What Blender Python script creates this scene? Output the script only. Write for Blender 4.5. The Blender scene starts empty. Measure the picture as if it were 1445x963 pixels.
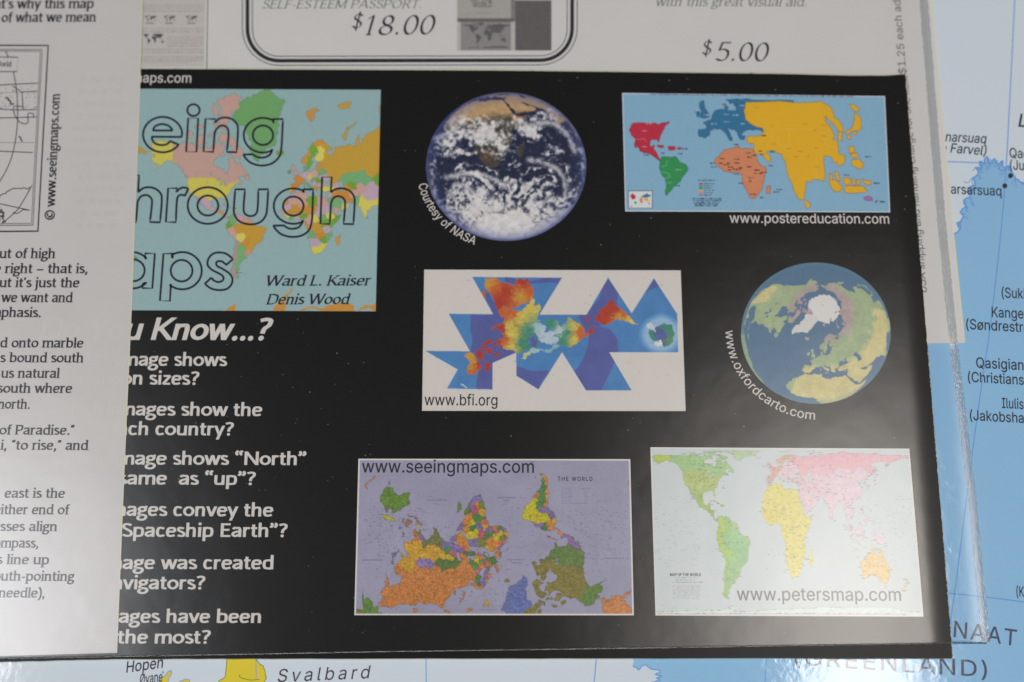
import bpy, math, random, os, mathutils
import numpy as np
from mathutils import Vector, Matrix

# ------------------------------------------------------------------ camera, light, exposure
sc = bpy.context.scene
COL = sc.collection
F_PX, TILT, DIST = 2700.0, math.radians(19.0), 0.42          # photo pixels, off the vertical, metres
CT, ST = math.cos(TILT), math.sin(TILT)
CAM = np.array([0.0, -DIST * ST, DIST * CT])
cd = bpy.data.cameras.new("camera"); cam = bpy.data.objects.new("camera", cd); COL.objects.link(cam)
cam.location = CAM; cam.rotation_euler = (TILT, 0, 0)
cd.sensor_width = 36.0; cd.lens = 36.0 * F_PX / 1445.0
cd.clip_start = 0.01; cd.clip_end = 50
cd.dof.use_dof = True; cd.dof.focus_distance = DIST - 0.012; cd.dof.aperture_fstop = 11.0
sc.camera = cam
sc.view_settings.view_transform = 'Standard'; sc.view_settings.look = 'None'
sc.view_settings.exposure = 0.0; sc.view_settings.gamma = 1.0
w = bpy.data.worlds.new("World"); sc.world = w; w.use_nodes = True
bg = w.node_tree.nodes['Background']; bg.inputs[0].default_value = (0.90, 0.95, 1.0, 1); bg.inputs[1].default_value = 0.05
sc.cycles.max_bounces = 8; sc.cycles.transparent_max_bounces = 16
sc.cycles.use_denoising = True

def px2w(px, py, z=0.0):
    """where the line of sight of a photo pixel meets the level z"""
    dx = (px - 722.5) / F_PX; dy = -(py - 481.5) / F_PX
    d = np.array([dx, dy * CT + ST, dy * ST - CT])
    t = (z - CAM[2]) / d[2]
    return CAM + t * d
def px2w_a(px, py, z):
    px = np.asarray(px, float); py = np.asarray(py, float); z = np.broadcast_to(np.asarray(z, float), px.shape)
    dx = (px - 722.5) / F_PX; dy = -(py - 481.5) / F_PX
    d = np.stack([dx, dy * CT + ST, dy * ST - CT], -1)
    t = (z - CAM[2]) / d[..., 2]
    return CAM + t[..., None] * d
def w2px_a(p):
    q = p - CAM
    xc = q[..., 0]; yc = q[..., 1] * CT + q[..., 2] * ST; zc = -(-q[..., 1] * ST + q[..., 2] * CT)
    return 722.5 + F_PX * xc / zc, 481.5 - F_PX * yc / zc

def lamp(name, px, py, height, sx, sy, power, col):
    """a ceiling light placed where its mirror image in the table lies at (px, py)"""
    p = px2w(px, py, 0); d = p - CAM; d[2] = -d[2]
    q = p + d * (height / d[2])
    l = bpy.data.lights.new(name, 'AREA'); l.shape = 'RECTANGLE'; l.size = sx; l.size_y = sy
    l.energy = power; l.color = col
    o = bpy.data.objects.new(name, l); COL.objects.link(o); o.location = q
    return o
lamp("ceiling_lamp", 1215, 940, 2.0, 0.15, 0.55, 5.4, (1.0, 0.93, 0.86))
lamp("ceiling_lamp", -95, 900, 2.0, 0.14, 0.34, 4.7, (0.92, 0.95, 1.0))
o = lamp("ceiling_lamp", 500, 3600, 2.2, 1.6, 1.6, 51.5, (1.0, 0.99, 0.97))
o.rotation_euler = (math.radians(30), 0, 0)

# ------------------------------------------------------------------ helpers
def lin(c):
    c = np.asarray(c, float) / 255.0
    return np.where(c <= 0.04045, c / 12.92, ((c + 0.055) / 1.055) ** 2.4)
GAIN = 1.32
def ink(c, g=GAIN):
    return np.clip(lin(c) * g, 0.004, 0.86)

MATS = {}
def mat(name, col, rough=0.5, spec=0.4, bump=0.0, bscale=2000.0, mottle=0.0, mscale=60.0, coat=0.0, coat_rough=0.1, see=0.0):
    if name in MATS: return MATS[name]
    m = bpy.data.materials.new(name); m.use_nodes = True; nt = m.node_tree; N = nt.nodes; Lk = nt.links
    b = N['Principled BSDF']; out = N['Material Output']
    b.inputs['Base Color'].default_value = (*col, 1); b.inputs['Roughness'].default_value = rough
    b.inputs['Specular IOR Level'].default_value = spec
    b.inputs['Coat Weight'].default_value = coat; b.inputs['Coat Roughness'].default_value = coat_rough
    tc = N.new('ShaderNodeTexCoord')
    if mottle:
        n = N.new('ShaderNodeTexNoise'); n.inputs['Scale'].default_value = mscale; n.inputs['Detail'].default_value = 5
        r = N.new('ShaderNodeMapRange'); r.inputs[3].default_value = 1 - mottle; r.inputs[4].default_value = 1 + mottle
        v = N.new('ShaderNodeVectorMath'); v.operation = 'SCALE'; v.inputs[0].default_value = col
        Lk.new(tc.outputs['Object'], n.inputs['Vector']); Lk.new(n.outputs['Fac'], r.inputs[0])
        Lk.new(r.outputs[0], v.inputs['Scale']); Lk.new(v.outputs[0], b.inputs['Base Color'])
    if bump:
        n = N.new('ShaderNodeTexNoise'); n.inputs['Scale'].default_value = bscale; n.inputs['Detail'].default_value = 3
        bp = N.new('ShaderNodeBump'); bp.inputs['Strength'].default_value = 1.0; bp.inputs['Distance'].default_value = bump
        Lk.new(tc.outputs['Object'], n.inputs['Vector']); Lk.new(n.outputs['Fac'], bp.inputs['Height'])
        Lk.new(bp.outputs[0], b.inputs['Normal'])
        if coat: Lk.new(bp.outputs[0], b.inputs['Coat Normal'])
    if see:
        t = N.new('ShaderNodeBsdfTransparent'); mx = N.new('ShaderNodeMixShader'); mx.inputs[0].default_value = see
        Lk.new(b.outputs[0], mx.inputs[1]); Lk.new(t.outputs[0], mx.inputs[2]); Lk.new(mx.outputs[0], out.inputs[0])
    MATS[name] = m
    return m
def print_mat(name, rough=0.45, spec=0.3):
    """printed picture: the ink colours are stored on the mesh"""
    if name in MATS: return MATS[name]
    m = mat(name, (0.5, 0.5, 0.5), rough, spec)
    nt = m.node_tree; a = nt.nodes.new('ShaderNodeAttribute'); a.attribute_name = 'ink'
    nt.links.new(a.outputs['Color'], nt.nodes['Principled BSDF'].inputs['Base Color'])
    return m

def link(o, parent=None):
    COL.objects.link(o)
    if parent is not None: o.parent = parent
    return o
def mesh(name, verts, faces, m, parent=None, mi=None):
    me = bpy.data.meshes.new(name); me.from_pydata([tuple(v) for v in verts], [], faces)
    for mm in (m if isinstance(m, (list, tuple)) else [m]): me.materials.append(mm)
    if mi is not None: me.polygons.foreach_set('material_index', mi)
    me.update()
    return link(bpy.data.objects.new(name, me), parent)
def np_mesh(name, verts, quads, m, parent=None, cols=None):
    me = bpy.data.meshes.new(name); nv, nf = len(verts), len(quads)
    me.vertices.add(nv); me.vertices.foreach_set('co', np.ascontiguousarray(verts, np.float32).ravel())
    me.loops.add(nf * 4); me.loops.foreach_set('vertex_index', np.ascontiguousarray(quads, np.int32).ravel())
    me.polygons.add(nf); me.polygons.foreach_set('loop_start', np.arange(0, nf * 4, 4, dtype=np.int32))
    me.polygons.foreach_set('loop_total', np.full(nf, 4, np.int32))
    if cols is not None:
        a = me.attributes.new('ink', 'FLOAT_COLOR', 'POINT')
        a.data.foreach_set('color', np.concatenate([cols, np.ones((nv, 1))], 1).astype(np.float32).ravel())
    me.materials.append(m); me.update(); me.validate()
    return link(bpy.data.objects.new(name, me), parent)
def thing(name, label, cat):
    o = bpy.data.objects.new(name, None); COL.objects.link(o); o.empty_display_size = 0.02
    o['label'] = label; o['category'] = cat
    return o
def at_base(o, px, py):
    p = px2w(px, py, 0); o.location = (p[0], p[1], 0)
    bpy.context.view_layer.update()
def settle(root):
    """children were built in world space: keep them there under the moved base"""
    for ch in root.children:
        ch.matrix_parent_inverse = Matrix.Translation(root.location).inverted()

def sheet(name, pts_px, z, thick, m_top, m_side, parent, sub=0, rag=0.0, seed=1):
    """a flat sheet of real thickness; its outline is given where it lies in the photo"""
    rng = random.Random(seed); P = []
    n = len(pts_px)
    for i in range(n):
        a, b = np.array(pts_px[i], float), np.array(pts_px[(i + 1) % n], float)
        k = max(1, sub)
        for j in range(k):
            q = a + (b - a) * j / k
            if rag and j: q = q + np.array([rng.uniform(-rag, rag), rng.uniform(-rag, rag)])
            P.append(px2w(q[0], q[1], z))
    P = np.array(P); n = len(P); c = P.mean(0)
    area = sum(P[i][0] * P[(i + 1) % n][1] - P[(i + 1) % n][0] * P[i][1] for i in range(n))
    if area < 0: P = P[::-1]
    lo = P.copy(); lo[:, 2] -= thick
    V = list(P) + list(lo)
    Fs = [list(range(n)), [n + i for i in range(n)][::-1]]; mi = [0, 0]
    for i in range(n):
        j = (i + 1) % n; Fs.append([i, n + i, n + j, j]); mi.append(1)
    return mesh(name, V, Fs, [m_top, m_side], parent, mi)

# ------------------------------------------------------------------ outlines, strokes and lettering
def crom(pts, k=8, closed=False):
    """smooth run through points; an entry with a third number is a corner"""
    P = [np.array(p[:2], float) for p in pts]; cor = [len(p) > 2 for p in pts]; n = len(P); out = []
    for i in range(n if closed else n - 1):
        a, b = P[i], P[(i + 1) % n]
        pa = P[i - 1] if (closed or i > 0) else a
        nb = P[(i + 2) % n] if (closed or i < n - 2) else b
        if cor[i] and cor[(i + 1) % n]:
            out.append(a); continue
        if cor[i]: pa = a
        if cor[(i + 1) % n]: nb = b
        for j in range(k):
            t = j / k
            out.append(0.5 * (2 * a + (b - pa) * t + (2 * pa - 5 * a + 4 * b - nb) * t * t + (3 * a - pa - 3 * b + nb) * t ** 3))
    if not closed: out.append(P[-1])
    return np.array(out)
def arc(cx, cy, rx, ry, a0, a1, n=24):
    t = np.radians(np.linspace(a0, a1, n)); return np.stack([cx + rx * np.cos(t), cy + ry * np.sin(t)], 1)
def strip(pts, half, closed=False):
    """band of quads along a path; half(normal, tangent) -> offset vector"""
    P = np.asarray(pts, float); n = len(P)
    if closed: T = np.roll(P, -1, 0) - np.roll(P, 1, 0)
    else:
        T = np.zeros_like(P); T[1:-1] = P[2:] - P[:-2]; T[0] = P[1] - P[0]; T[-1] = P[-1] - P[-2]
    T /= np.maximum(np.linalg.norm(T, axis=1), 1e-9)[:, None]
    Nn = np.stack([-T[:, 1], T[:, 0]], 1)
    O = np.array([half(Nn[i], T[i]) for i in range(n)])
    V = np.concatenate([P + O, P - O]); Fs = []
    for i in range(n if closed else n - 1):
        j = (i + 1) % n; Fs.append([i, n + i, n + j, j])
    return V, Fs
class Ink:
    """collects flat ink shapes in photo pixels; each lies a few microns above the last"""
    def __init__(s, z, step=1.5e-6): s.V, s.F, s.z, s.k, s.step = [], [], z, 0, step
    def add(s, V2, Fs, world=False, lift=True):
        b = len(s.V)
        zz = s.z + (s.k % 12) * s.step
        if lift: s.k += 1
        W = px2w_a(V2[:, 0], V2[:, 1], zz) if not world else np.concatenate([V2, np.full((len(V2), 1), zz)], 1)
        s.V += [tuple(p) for p in W]; s.F += [[b + i for i in f] for f in Fs]
    def line(s, pts, wd, closed=False):
        h = wd / 2
        V, Fs = strip(pts, lambda n, t: n * h, closed); s.add(V, Fs)
    def poly(s, pts): s.add(np.asarray(pts, float), [list(range(len(pts)))])
    def dot(s, x, y, r, n=14): s.poly(arc(x, y, r, r, 0, 360, n + 1)[:-1])
    def build(s, name, m, parent): return mesh(name, s.V, s.F, m, parent)

def V_(x, y0, y1, a=1, b=1): return ('v', x, y0, y1, a, b)     # upright stem (serif at foot a, at top b)
def L_(*p): return ('l', p)
def D_(*p): return ('d', p)                                    # slanting stroke cut level at both ends
def S_(*p): return ('s', p)
def O_(cx, cy, rx, ry): return ('o', cx, cy, rx, ry)
def glyphs(b):
    x = 0.5 - b; A = 0.72; C = 0.69; c = C - b
    hump = lambda s: [S_((s, .32), (s + .06, .43), (s + .16, x), (s + .265, .44), (s + .30, .32), (s + .30, .2)), V_(s + .30, 0, .26, 1, 0)]
    G = {
     'a': (.49, [S_((.08, .39), (.14, .465), (.23, x), (.34, .45), (.38, .33), (.38, .2)), V_(.38, 0, .3, .5, 0), S_((.38, .29), (.24, .265), (.11, .215), (.07, .13), (.12, b + .015), (.2, b), (.3, .05 + b), (.38, .14))]),
     'b': (.53, [V_(.1, 0, A, 0, .5), S_((.1, .36), (.17, .455), (.27, x), (.40, .42), (.44, .25), (.40, .08), (.27, b), (.17, .045), (.1, .12))]),
     'c': (.45, [S_((.38, .41), (.27, x), (.14, .44), (.08, .25), (.14, .07), (.27, b), (.40, .09))]),
     'd': (.54, [V_(.43, 0, A, .5, .5), S_((.43, .36), (.36, .455), (.26, x), (.13, .42), (.09, .25), (.13, .08), (.26, b), (.36, .045), (.43, .12))]),
     'e': (.49, [L_((.09, .265), (.41, .265)), S_((.41, .265), (.38, .42), (.25, x), (.13, .42), (.08, .25), (.13, .07), (.27, b), (.41, .09))]),
     'f': (.30, [S_((.31, A - b - .03), (.25, A - b), (.16, .64), (.14, .5), (.14, .3)), V_(.14, 0, .4, 1, 0), L_((.02, .5 - b), (.28, .5 - b))]),
     'g': (.46, [O_(.215, .345, .145, .155 - b), S_((.13, .215), (.07, .145), (.11, .08), (.23, .06), (.36, .03), (.40, -.06), (.33, -.16), (.2, -.19), (.07, -.16), (.035, -.08), (.10, .0), (.16, .045)), L_((.31, .43), (.43, .49))]),
     'h': (.53, [V_(.1, 0, A, 1, .5)] + hump(.1)),
     'i': (.22, [V_(.11, 0, .5, 1, .5), ('dot', .11, .66)]),
     'j': (.22, [V_(.11, 0, .5, 0, .5), S_((.11, .1), (.11, -.08), (.07, -.17), (-.02, -.2)), ('dot', .11, .66)]),
     'k': (.47, [V_(.1, 0, A, 1, .5), D_((.13, .2), (.40, .5)), D_((.19, .29), (.42, 0))]),
     'l': (.22, [V_(.11, 0, A, 1, .5)]),
     'm': (.80, [V_(.1, 0, .5, 1, .5)] + hump(.1) + hump(.40)),
     'n': (.53, [V_(.1, 0, .5, 1, .5)] + hump(.1)),
     'o': (.52, [O_(.26, .25, .19, .25 - b)]),
     'p': (.53, [V_(.1, -.21, .5, 1, .5), S_((.1, .36), (.17, .455), (.27, x), (.40, .42), (.44, .25), (.40, .08), (.27, b), (.17, .045), (.1, .12))]),
     'q': (.54, [V_(.43, -.21, .5, 1, 0), S_((.43, .36), (.36, .455), (.26, x), (.13, .42), (.09, .25), (.13, .08), (.26, b), (.36, .045), (.43, .12))]),
     'r': (.36, [V_(.1, 0, .5, 1, .5), S_((.1, .31), (.15, .42), (.22, x), (.33, x - .01))]),
     's': (.39, [S_((.32, .42), (.22, x), (.10, .45), (.09, .34), (.2, .265), (.32, .19), (.32, .07), (.2, b), (.06, .08))]),
     't': (.33, [V_(.14, .15, .63, 0, 0), S_((.14, .2), (.15, .08), (.21, b), (.31, .05)), L_((.02, .5 - b), (.30, .5 - b))]),
     'u': (.53, [S_((.1, .3), (.1, .16), (.14, .06), (.23, b), (.35, .06), (.42, .16)), V_(.1, .25, .5, 0, .5), V_(.42, 0, .5, .5, .5)]),
     'v': (.46, [D_((.05, .5), (.23, 0)), D_((.41, .5), (.23, 0))]),
     'w': (.70, [D_((.05, .5), (.2, 0)), D_((.35, .5), (.2, 0)), D_((.35, .5), (.5, 0)), D_((.65, .5), (.5, 0))]),
     'x': (.46, [D_((.05, .5), (.41, 0)), D_((.41, .5), (.05, 0))]),
     'y': (.46, [D_((.05, .5), (.24, 0)), D_((.41, .5), (.15, -.21))]),
     'z': (.42, [L_((.06, x), (.37, x)), D_((.36, x), (.06, b)), L_((.05, b), (.38, b))]),
     'A': (.68, [D_((.34, C), (.05, 0)), D_((.34, C), (.63, 0)), L_((.16, .23), (.52, .23))]),
     'C': (.66, [S_((.58, .55), (.45, c), (.25, .64), (.09, .34), (.25, .05), (.45, b), (.59, .14))]),
     'D': (.70, [V_(.11, 0, C), S_((.11, c), (.35, c), (.58, .56), (.62, .34), (.57, .13), (.35, b), (.11, b))]),
     'E': (.52, [V_(.11, 0, C), L_((.11, c), (.47, c)), L_((.11, .36), (.43, .36)), L_((.11, b), (.48, b))]),
     'F': (.50, [V_(.11, 0, C), L_((.11, c), (.47, c)), L_((.11, .35), (.42, .35))]),
     'G': (.70, [S_((.58, .57), (.45, c), (.25, .64), (.09, .34), (.25, .05), (.45, b), (.6, .1)), V_(.6, .04, .33, 0, 0)]),
     'H': (.70, [V_(.11, 0, C), V_(.59, 0, C), L_((.11, .36), (.59, .36))]),
     'K': (.62, [V_(.11, 0, C), D_((.15, .28), (.55, C)), D_((.22, .38), (.60, 0))]),
     'L': (.50, [V_(.11, 0, C), L_((.11, b), (.47, b))]),
     'M': (.82, [V_(.11, 0, C), V_(.71, 0, C), D_((.11, C), (.41, .05)), D_((.71, C), (.41, .05))]),
     'N': (.72, [V_(.11, 0, C), V_(.61, 0, C, 0, 1), D_((.11, C), (.61, 0))]),
     'O': (.74, [O_(.37, .345, .28, .345 - b)]),
     'P': (.55, [V_(.11, 0, C), S_((.11, c), (.32, c), (.46, .62), (.48, .5), (.44, .37), (.32, .31), (.11, .31))]),
     'R': (.60, [V_(.11, 0, C), S_((.11, c), (.32, c), (.46, .62), (.47, .52), (.43, .39), (.3, .34), (.11, .34)), D_((.3, .34), (.55, 0))]),
     'S': (.50, [S_((.42, .58), (.27, c), (.11, .61), (.10, .47), (.26, .365), (.42, .25), (.42, .09), (.25, b), (.07, .11))]),
     'T': (.58, [V_(.29, 0, C, 1, 0), L_((.03, c), (.55, c))]),
     'W': (.98, [D_((.05, C), (.27, 0)), D_((.49, C), (.27, 0)), D_((.49, C), (.71, 0)), D_((.93, C), (.71, 0))]),
     'Y': (.60, [D_((.03, C), (.3, .3)), D_((.57, C), (.3, .3)), V_(.3, 0, .34, 1, 0)]),
     '0': (.52, [O_(.26, .34, .185, .34 - b)]),
     '1': (.52, [V_(.28, 0, .68, 1, 0), L_((.13, .56), (.28, .65))]),
     '5': (.52, [L_((.15, .68 - b), (.45, .68 - b)), D_((.17, .67), (.12, .37)), S_((.12, .38), (.25, .42), (.4, .36), (.44, .22), (.38, .07), (.24, b), (.08, .08))]),
     '8': (.52, [O_(.26, .50, .145, .18 - b), O_(.26, .17, .18, .175 - b)]),
     '2': (.52, [S_((.08, .53), (.14, .64), (.26, .68 - b), (.4, .62), (.42, .5), (.32, .32), (.08, b)), L_((.07, b), (.46, b))]),
     '$': (.52, [S_((.42, .56), (.27, c - .02), (.12, .6), (.11, .46), (.26, .36), (.42, .25), (.41, .1), (.25, b + .02), (.08, .12)), V_(.265, -.08, .76, 0, 0)]),
     '.': (.24, [('dot', .12, .055)]), ',': (.24, [('dot', .12, .055), L_((.13, .04), (.07, -.12))]),
     "'": (.18, [L_((.09, .7), (.08, .52))]), '"': (.30, [L_((.09, .7), (.08, .52)), L_((.2, .7), (.19, .52))]),
     '\u201c': (.40, [('dot', .1, .55, .065), S_((.075, .55), (.085, .65), (.16, .73)), ('dot', .28, .55, .065), S_((.255, .55), (.265, .65), (.34, .73))]),
     '\u201d': (.38, [('dot', .09, .66, .065), S_((.115, .66), (.105, .56), (.03, .48)), ('dot', .27, .66, .065), S_((.295, .66), (.285, .56), (.21, .48))]),
     '-': (.32, [L_((.05, .24), (.27, .24))]), '\u2013': (.5, [L_((.02, .24), (.48, .24))]),
     '(': (.3, [S_((.24, .74), (.12, .55), (.08, .28), (.12, .0), (.24, -.18))]), ')': (.3, [S_((.06, .74), (.18, .55), (.22, .28), (.18, .0), (.06, -.18))]),
     '?': (.40, [S_((.05, .6), (.12, c - .02), (.22, c), (.34, .6), (.33, .46), (.22, .35), (.19, .2)), ('dot', .19, .06)]),
     '\u00a9': (.8, [O_(.4, .34, .33, .33), S_((.52, .45), (.41, .52), (.28, .43), (.26, .34), (.29, .24), (.41, .16), (.53, .23))]),
     ' ': (.26, []),
    }
    return G
STYLES = {  # pen half width, half height, pen angle, slant, serif, tracking
 'gill': dict(pw=.066, ph=.050, ang=0, slant=0, serif=0, track=-.005),
 'gill_italic': dict(pw=.070, ph=.052, ang=0, slant=.2, serif=0, track=-.01),
 'roman': dict(pw=.068, ph=.042, ang=20, slant=0, serif=.062, track=.0),
 'italic': dict(pw=.040, ph=.016, ang=28, slant=.25, serif=.045, track=.0),
 'italic_bold': dict(pw=.066, ph=.030, ang=25, slant=.25, serif=.05, track=.0),
}
def pen_glyph(ch, st, cache={}):
    key = (ch, st)
    if key in cache: return cache[key]
    S = STYLES[st]; ca, sa = math.cos(math.radians(S['ang'])), math.sin(math.radians(S['ang']))
    R = np.array([[ca, -sa], [sa, ca]]); M = R @ np.diag([S['pw'] ** 2, S['ph'] ** 2]) @ R.T
    def off(n, t): return M @ n / math.sqrt(n @ M @ n)
    def hoff(n, t): return np.array([math.sqrt(n @ M @ n) / max(abs(n[0]), .25), 0]) * (1 if n[0] >= 0 else -1)
    b = math.sqrt(np.array([0, 1]) @ M @ np.array([0, 1])); stem = math.sqrt(M[0, 0])
    adv, strokes = glyphs(b).get(ch, glyphs(b)['o']); out = []
    sf = S['serif']
    for k in strokes:
        if k[0] == 'v':
            _, x, y0, y1, a, c = k
            out.append(strip([(x, y0), (x, y1)], lambda n, t: np.array([stem, 0]) * (1 if n[0] > 0 else -1)))
            if sf and a: out.append(strip([(x - stem - (sf if a == 1 else 0), y0 + .016), (x + stem + sf, y0 + .016)], lambda n, t: n * .019))
            if sf and c: out.append(strip([(x - stem - sf, y1 - .03), (x + (stem + sf if c == 1 else 0), y1 - .016)], lambda n, t: n * .02))
        elif k[0] == 'l': out.append(strip(k[1], off))
        elif k[0] == 'd':
            out.append(strip(k[1], hoff))
            if sf:
                for (x, y) in k[1]:
                    if y in (.5, .69): out.append(strip([(x - stem - sf * .7, y - .014), (x + stem + sf * .7, y - .014)], lambda n, t: n * .018))
        elif k[0] == 's': out.append(strip(crom(k[1], 6), off))
        elif k[0] == 'o': out.append(strip(arc(k[1], k[2], k[3], k[4], 0, 360, 29)[:-1], off, True))
        elif k[0] == 'dot':
            r = k[3] if len(k) > 3 else max(stem * 1.12, .045); out.append((arc(k[1], k[2], r, r, 0, 360, 13)[:-1], [list(range(12))]))
    if S['slant']:
        for V, _ in out: V[:, 0] += S['slant'] * V[:, 1]
    cache[key] = (adv + S['track'], out); return cache[key]
FONT = {}
def sans_font():
    if 'f' not in FONT:
        f = None
        p = os.path.join(bpy.utils.resource_path('LOCAL'), 'datafiles', 'fonts', 'Inter.woff2')
        try: f = bpy.data.fonts.load(p)
        except Exception: f = None
        FONT['f'] = f
    return FONT['f']
def sans_mesh(s, bold=0.0, track=1.0):
    c = bpy.data.curves.new('t', 'FONT'); c.body = s; c.size = 1.0; c.resolution_u = 3; c.fill_mode = 'NONE'; c.space_character = track
    if sans_font(): c.font = sans_font()
    o = bpy.data.objects.new('t', c); COL.objects.link(o)
    dg = bpy.context.evaluated_depsgraph_get(); me = o.evaluated_get(dg).to_mesh()
    V = np.array([v.co[:2] for v in me.vertices]).reshape(-1, 2); E = [tuple(e.vertices) for e in me.edges]
    nb = {}
    for i, j in E: nb.setdefault(i, []).append(j); nb.setdefault(j, []).append(i)
    seen = set(); loops = []
    for i in nb:                                                       # the closed outlines
        if i in seen: continue
        L = [i]; seen.add(i); cur = i
        while True:
            nx = [j for j in nb[cur] if j not in seen]
            if not nx: break
            cur = nx[0]; seen.add(cur); L.append(cur)
        loops.append(L)
    r = mathutils.geometry.delaunay_2d_cdt([Vector(v) for v in V], E, [], 0, 1e-6)
    P = np.array([tuple(v) for v in r[0]]); T = np.array([f for f in r[2]]); Cn = P[T].mean(1); wn = np.zeros(len(T), int)
    for L in loops:                                                    # keep what the outlines wind round
        Q = V[L]; A_, B_ = Q, np.roll(Q, -1, 0)
        for k in range(len(Q)):
            (x0, y0), (x1, y1) = A_[k], B_[k]
            if y0 == y1: continue
            xi = x0 + (Cn[:, 1] - y0) * (x1 - x0) / (y1 - y0); up = y1 > y0
            hit = ((Cn[:, 1] >= min(y0, y1)) & (Cn[:, 1] < max(y0, y1)) & (xi > Cn[:, 0])); wn[hit] += 1 if up else -1
    V = P * 1.43; Fs = [list(map(int, f)) for f in T[wn != 0]]         # em with a cap height of 0.73
    o.evaluated_get(dg).to_mesh_clear(); bpy.data.objects.remove(o); bpy.data.curves.remove(c)
    return V, Fs
def flat_text(s, style, bold=0.0, track=1.0, slant=0.0):
    """list of shapes with unit em, pen start 0; returns shapes, x of each character, width"""
    if style == 'sans':
        V, Fs = sans_mesh(s, bold, track)
        V = V.copy(); xs = (V[:, 0].min(), V[:, 0].max())
        if slant: V[:, 0] += slant * V[:, 1]
        if bold: return [(V + np.array(d), Fs) for d in ((-bold, 0), (bold, 0), (0, bold * .8), (0, -bold * .8))], (xs[0] - bold, xs[1] + bold)
        return [(V, Fs)], xs
    x = 0; sh = []; lo = None
    for ch in s:
        adv, parts = pen_glyph(ch, style)
        for V, Fs in parts: sh.append((V + np.array([x, 0]), Fs))
        x += adv * (1 if ch != ' ' else 1)
    a = min(v[:, 0].min() for v, _ in sh); b = max(v[:, 0].max() for v, _ in sh)
    return sh, (a, b)
def text(I, s, style, p0, p1, em, sub=None, bold=0.009, track=1.0, slant=0.0, pre=None):
    """letters on the base line p0-p1 (photo pixels); with sub, p0 is where that substring starts; em = size in pixels"""
    sh, (a, b) = flat_text(s, style, bold, track, slant)
    if sub is not None:
        i = s.rindex(sub); _, (ha, hb) = flat_text(s[i:], style, bold, track, slant)
        a = b - (hb - ha)
    if pre is not None:
        _, (ha, hb) = flat_text(pre, style, bold, track, slant); b = a + hb - ha
    P0, P1 = px2w(*p0, I.z), px2w(*p1, I.z)
    u = (P1 - P0)[:2]; Lw = np.linalg.norm(u); u /= Lw; n = np.array([-u[1], u[0]])
    mx, my = (p0[0] + p1[0]) / 2, (p0[1] + p1[1]) / 2
    ex_, ey_ = p1[0] - p0[0], p1[1] - p0[1]; el = math.hypot(ex_, ey_)
    sc_y = em * np.linalg.norm(px2w(mx + ey_ / el, my - ex_ / el, I.z) - px2w(mx, my, I.z))
    sc_x = Lw / (b - a)
    for V, Fs in sh:
        W = P0[:2] + (V[:, :1] - a) * sc_x * u + V[:, 1:] * sc_y * n
        I.add(W, Fs, world=True)
def arc_text(I, s, cx, cy, r_px, a0, a1, em):
    """letters round a disc, feet outward, from angle a0 to a1 (degrees, photo sense)"""
    sh, (a, b) = flat_text(s, 'sans', .007)
    Cw = px2w(cx, cy, I.z)[:2]; k = np.linalg.norm(px2w(cx + 1, cy, I.z) - px2w(cx, cy, I.z))
    for V, Fs in sh:
        t = np.radians(a0 + (V[:, 0] - a) / (b - a) * (a1 - a0)); r = (r_px - V[:, 1] * em * .97) * k
        I.add(np.stack([Cw[0] + r * np.cos(t), Cw[1] - r * np.sin(t)], 1), Fs, world=True)

# ------------------------------------------------------------------ painting printed pictures
def fbm(x, y, freq, seed=0, octv=4, gain=.5):
    rng = np.random.RandomState(seed); out = 0; amp = 1; tot = 0
    for o in range(octv):
        T = rng.rand(64, 64); fx = x * freq; fy = y * freq
        ix = np.floor(fx).astype(int); iy = np.floor(fy).astype(int); tx = fx - ix; ty = fy - iy
        tx = tx * tx * (3 - 2 * tx); ty = ty * ty * (3 - 2 * ty)
        g = lambda i, j: T[i % 64, j % 64]
        v = (g(ix, iy) * (1 - tx) + g(ix + 1, iy) * tx) * (1 - ty) + (g(ix, iy + 1) * (1 - tx) + g(ix + 1, iy + 1) * tx) * ty
        out = out + amp * v; tot += amp; amp *= gain; freq *= 2.03
    return out / tot
def fill_mask(H, W, poly):
    """even-odd scan fill; poly in pixel units of the mask"""
    D = np.zeros((H, W + 1), np.int32); P = np.asarray(poly, float); n = len(P)
    for i in range(n):
        x0, y0 = P[i]; x1, y1 = P[(i + 1) % n]
        if y0 == y1: continue
        if y0 > y1: x0, y0, x1, y1 = x1, y1, x0, y0
        r0 = max(0, math.ceil(y0 - .5)); r1 = min(H - 1, math.ceil(y1 - .5) - 1)
        if r1 < r0: continue
        r = np.arange(r0, r1 + 1); x = x0 + (r + .5 - y0) * (x1 - x0) / (y1 - y0)
        c = np.clip(np.ceil(x - .5), 0, W).astype(int); np.add.at(D, (r, c), 1)
    return (np.cumsum(D, 1)[:, :W] % 2).astype(bool)
def rough(poly, amp, depth, seed, closed=True):
    """break straight edges into a coastline"""
    rng = np.random.RandomState(seed); P = [np.array(p[:2], float) for p in poly]
    for d in range(depth):
        Q = []; n = len(P)
        for i in range(n if closed else n - 1):
            a, b = P[i], P[(i + 1) % n]; e = b - a; l = np.linalg.norm(e)
            Q.append(a); Q.append((a + b) / 2 + np.array([-e[1], e[0]]) * rng.uniform(-amp, amp))
        if not closed: Q.append(P[-1])
        P = Q
    return np.array(P)
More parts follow.
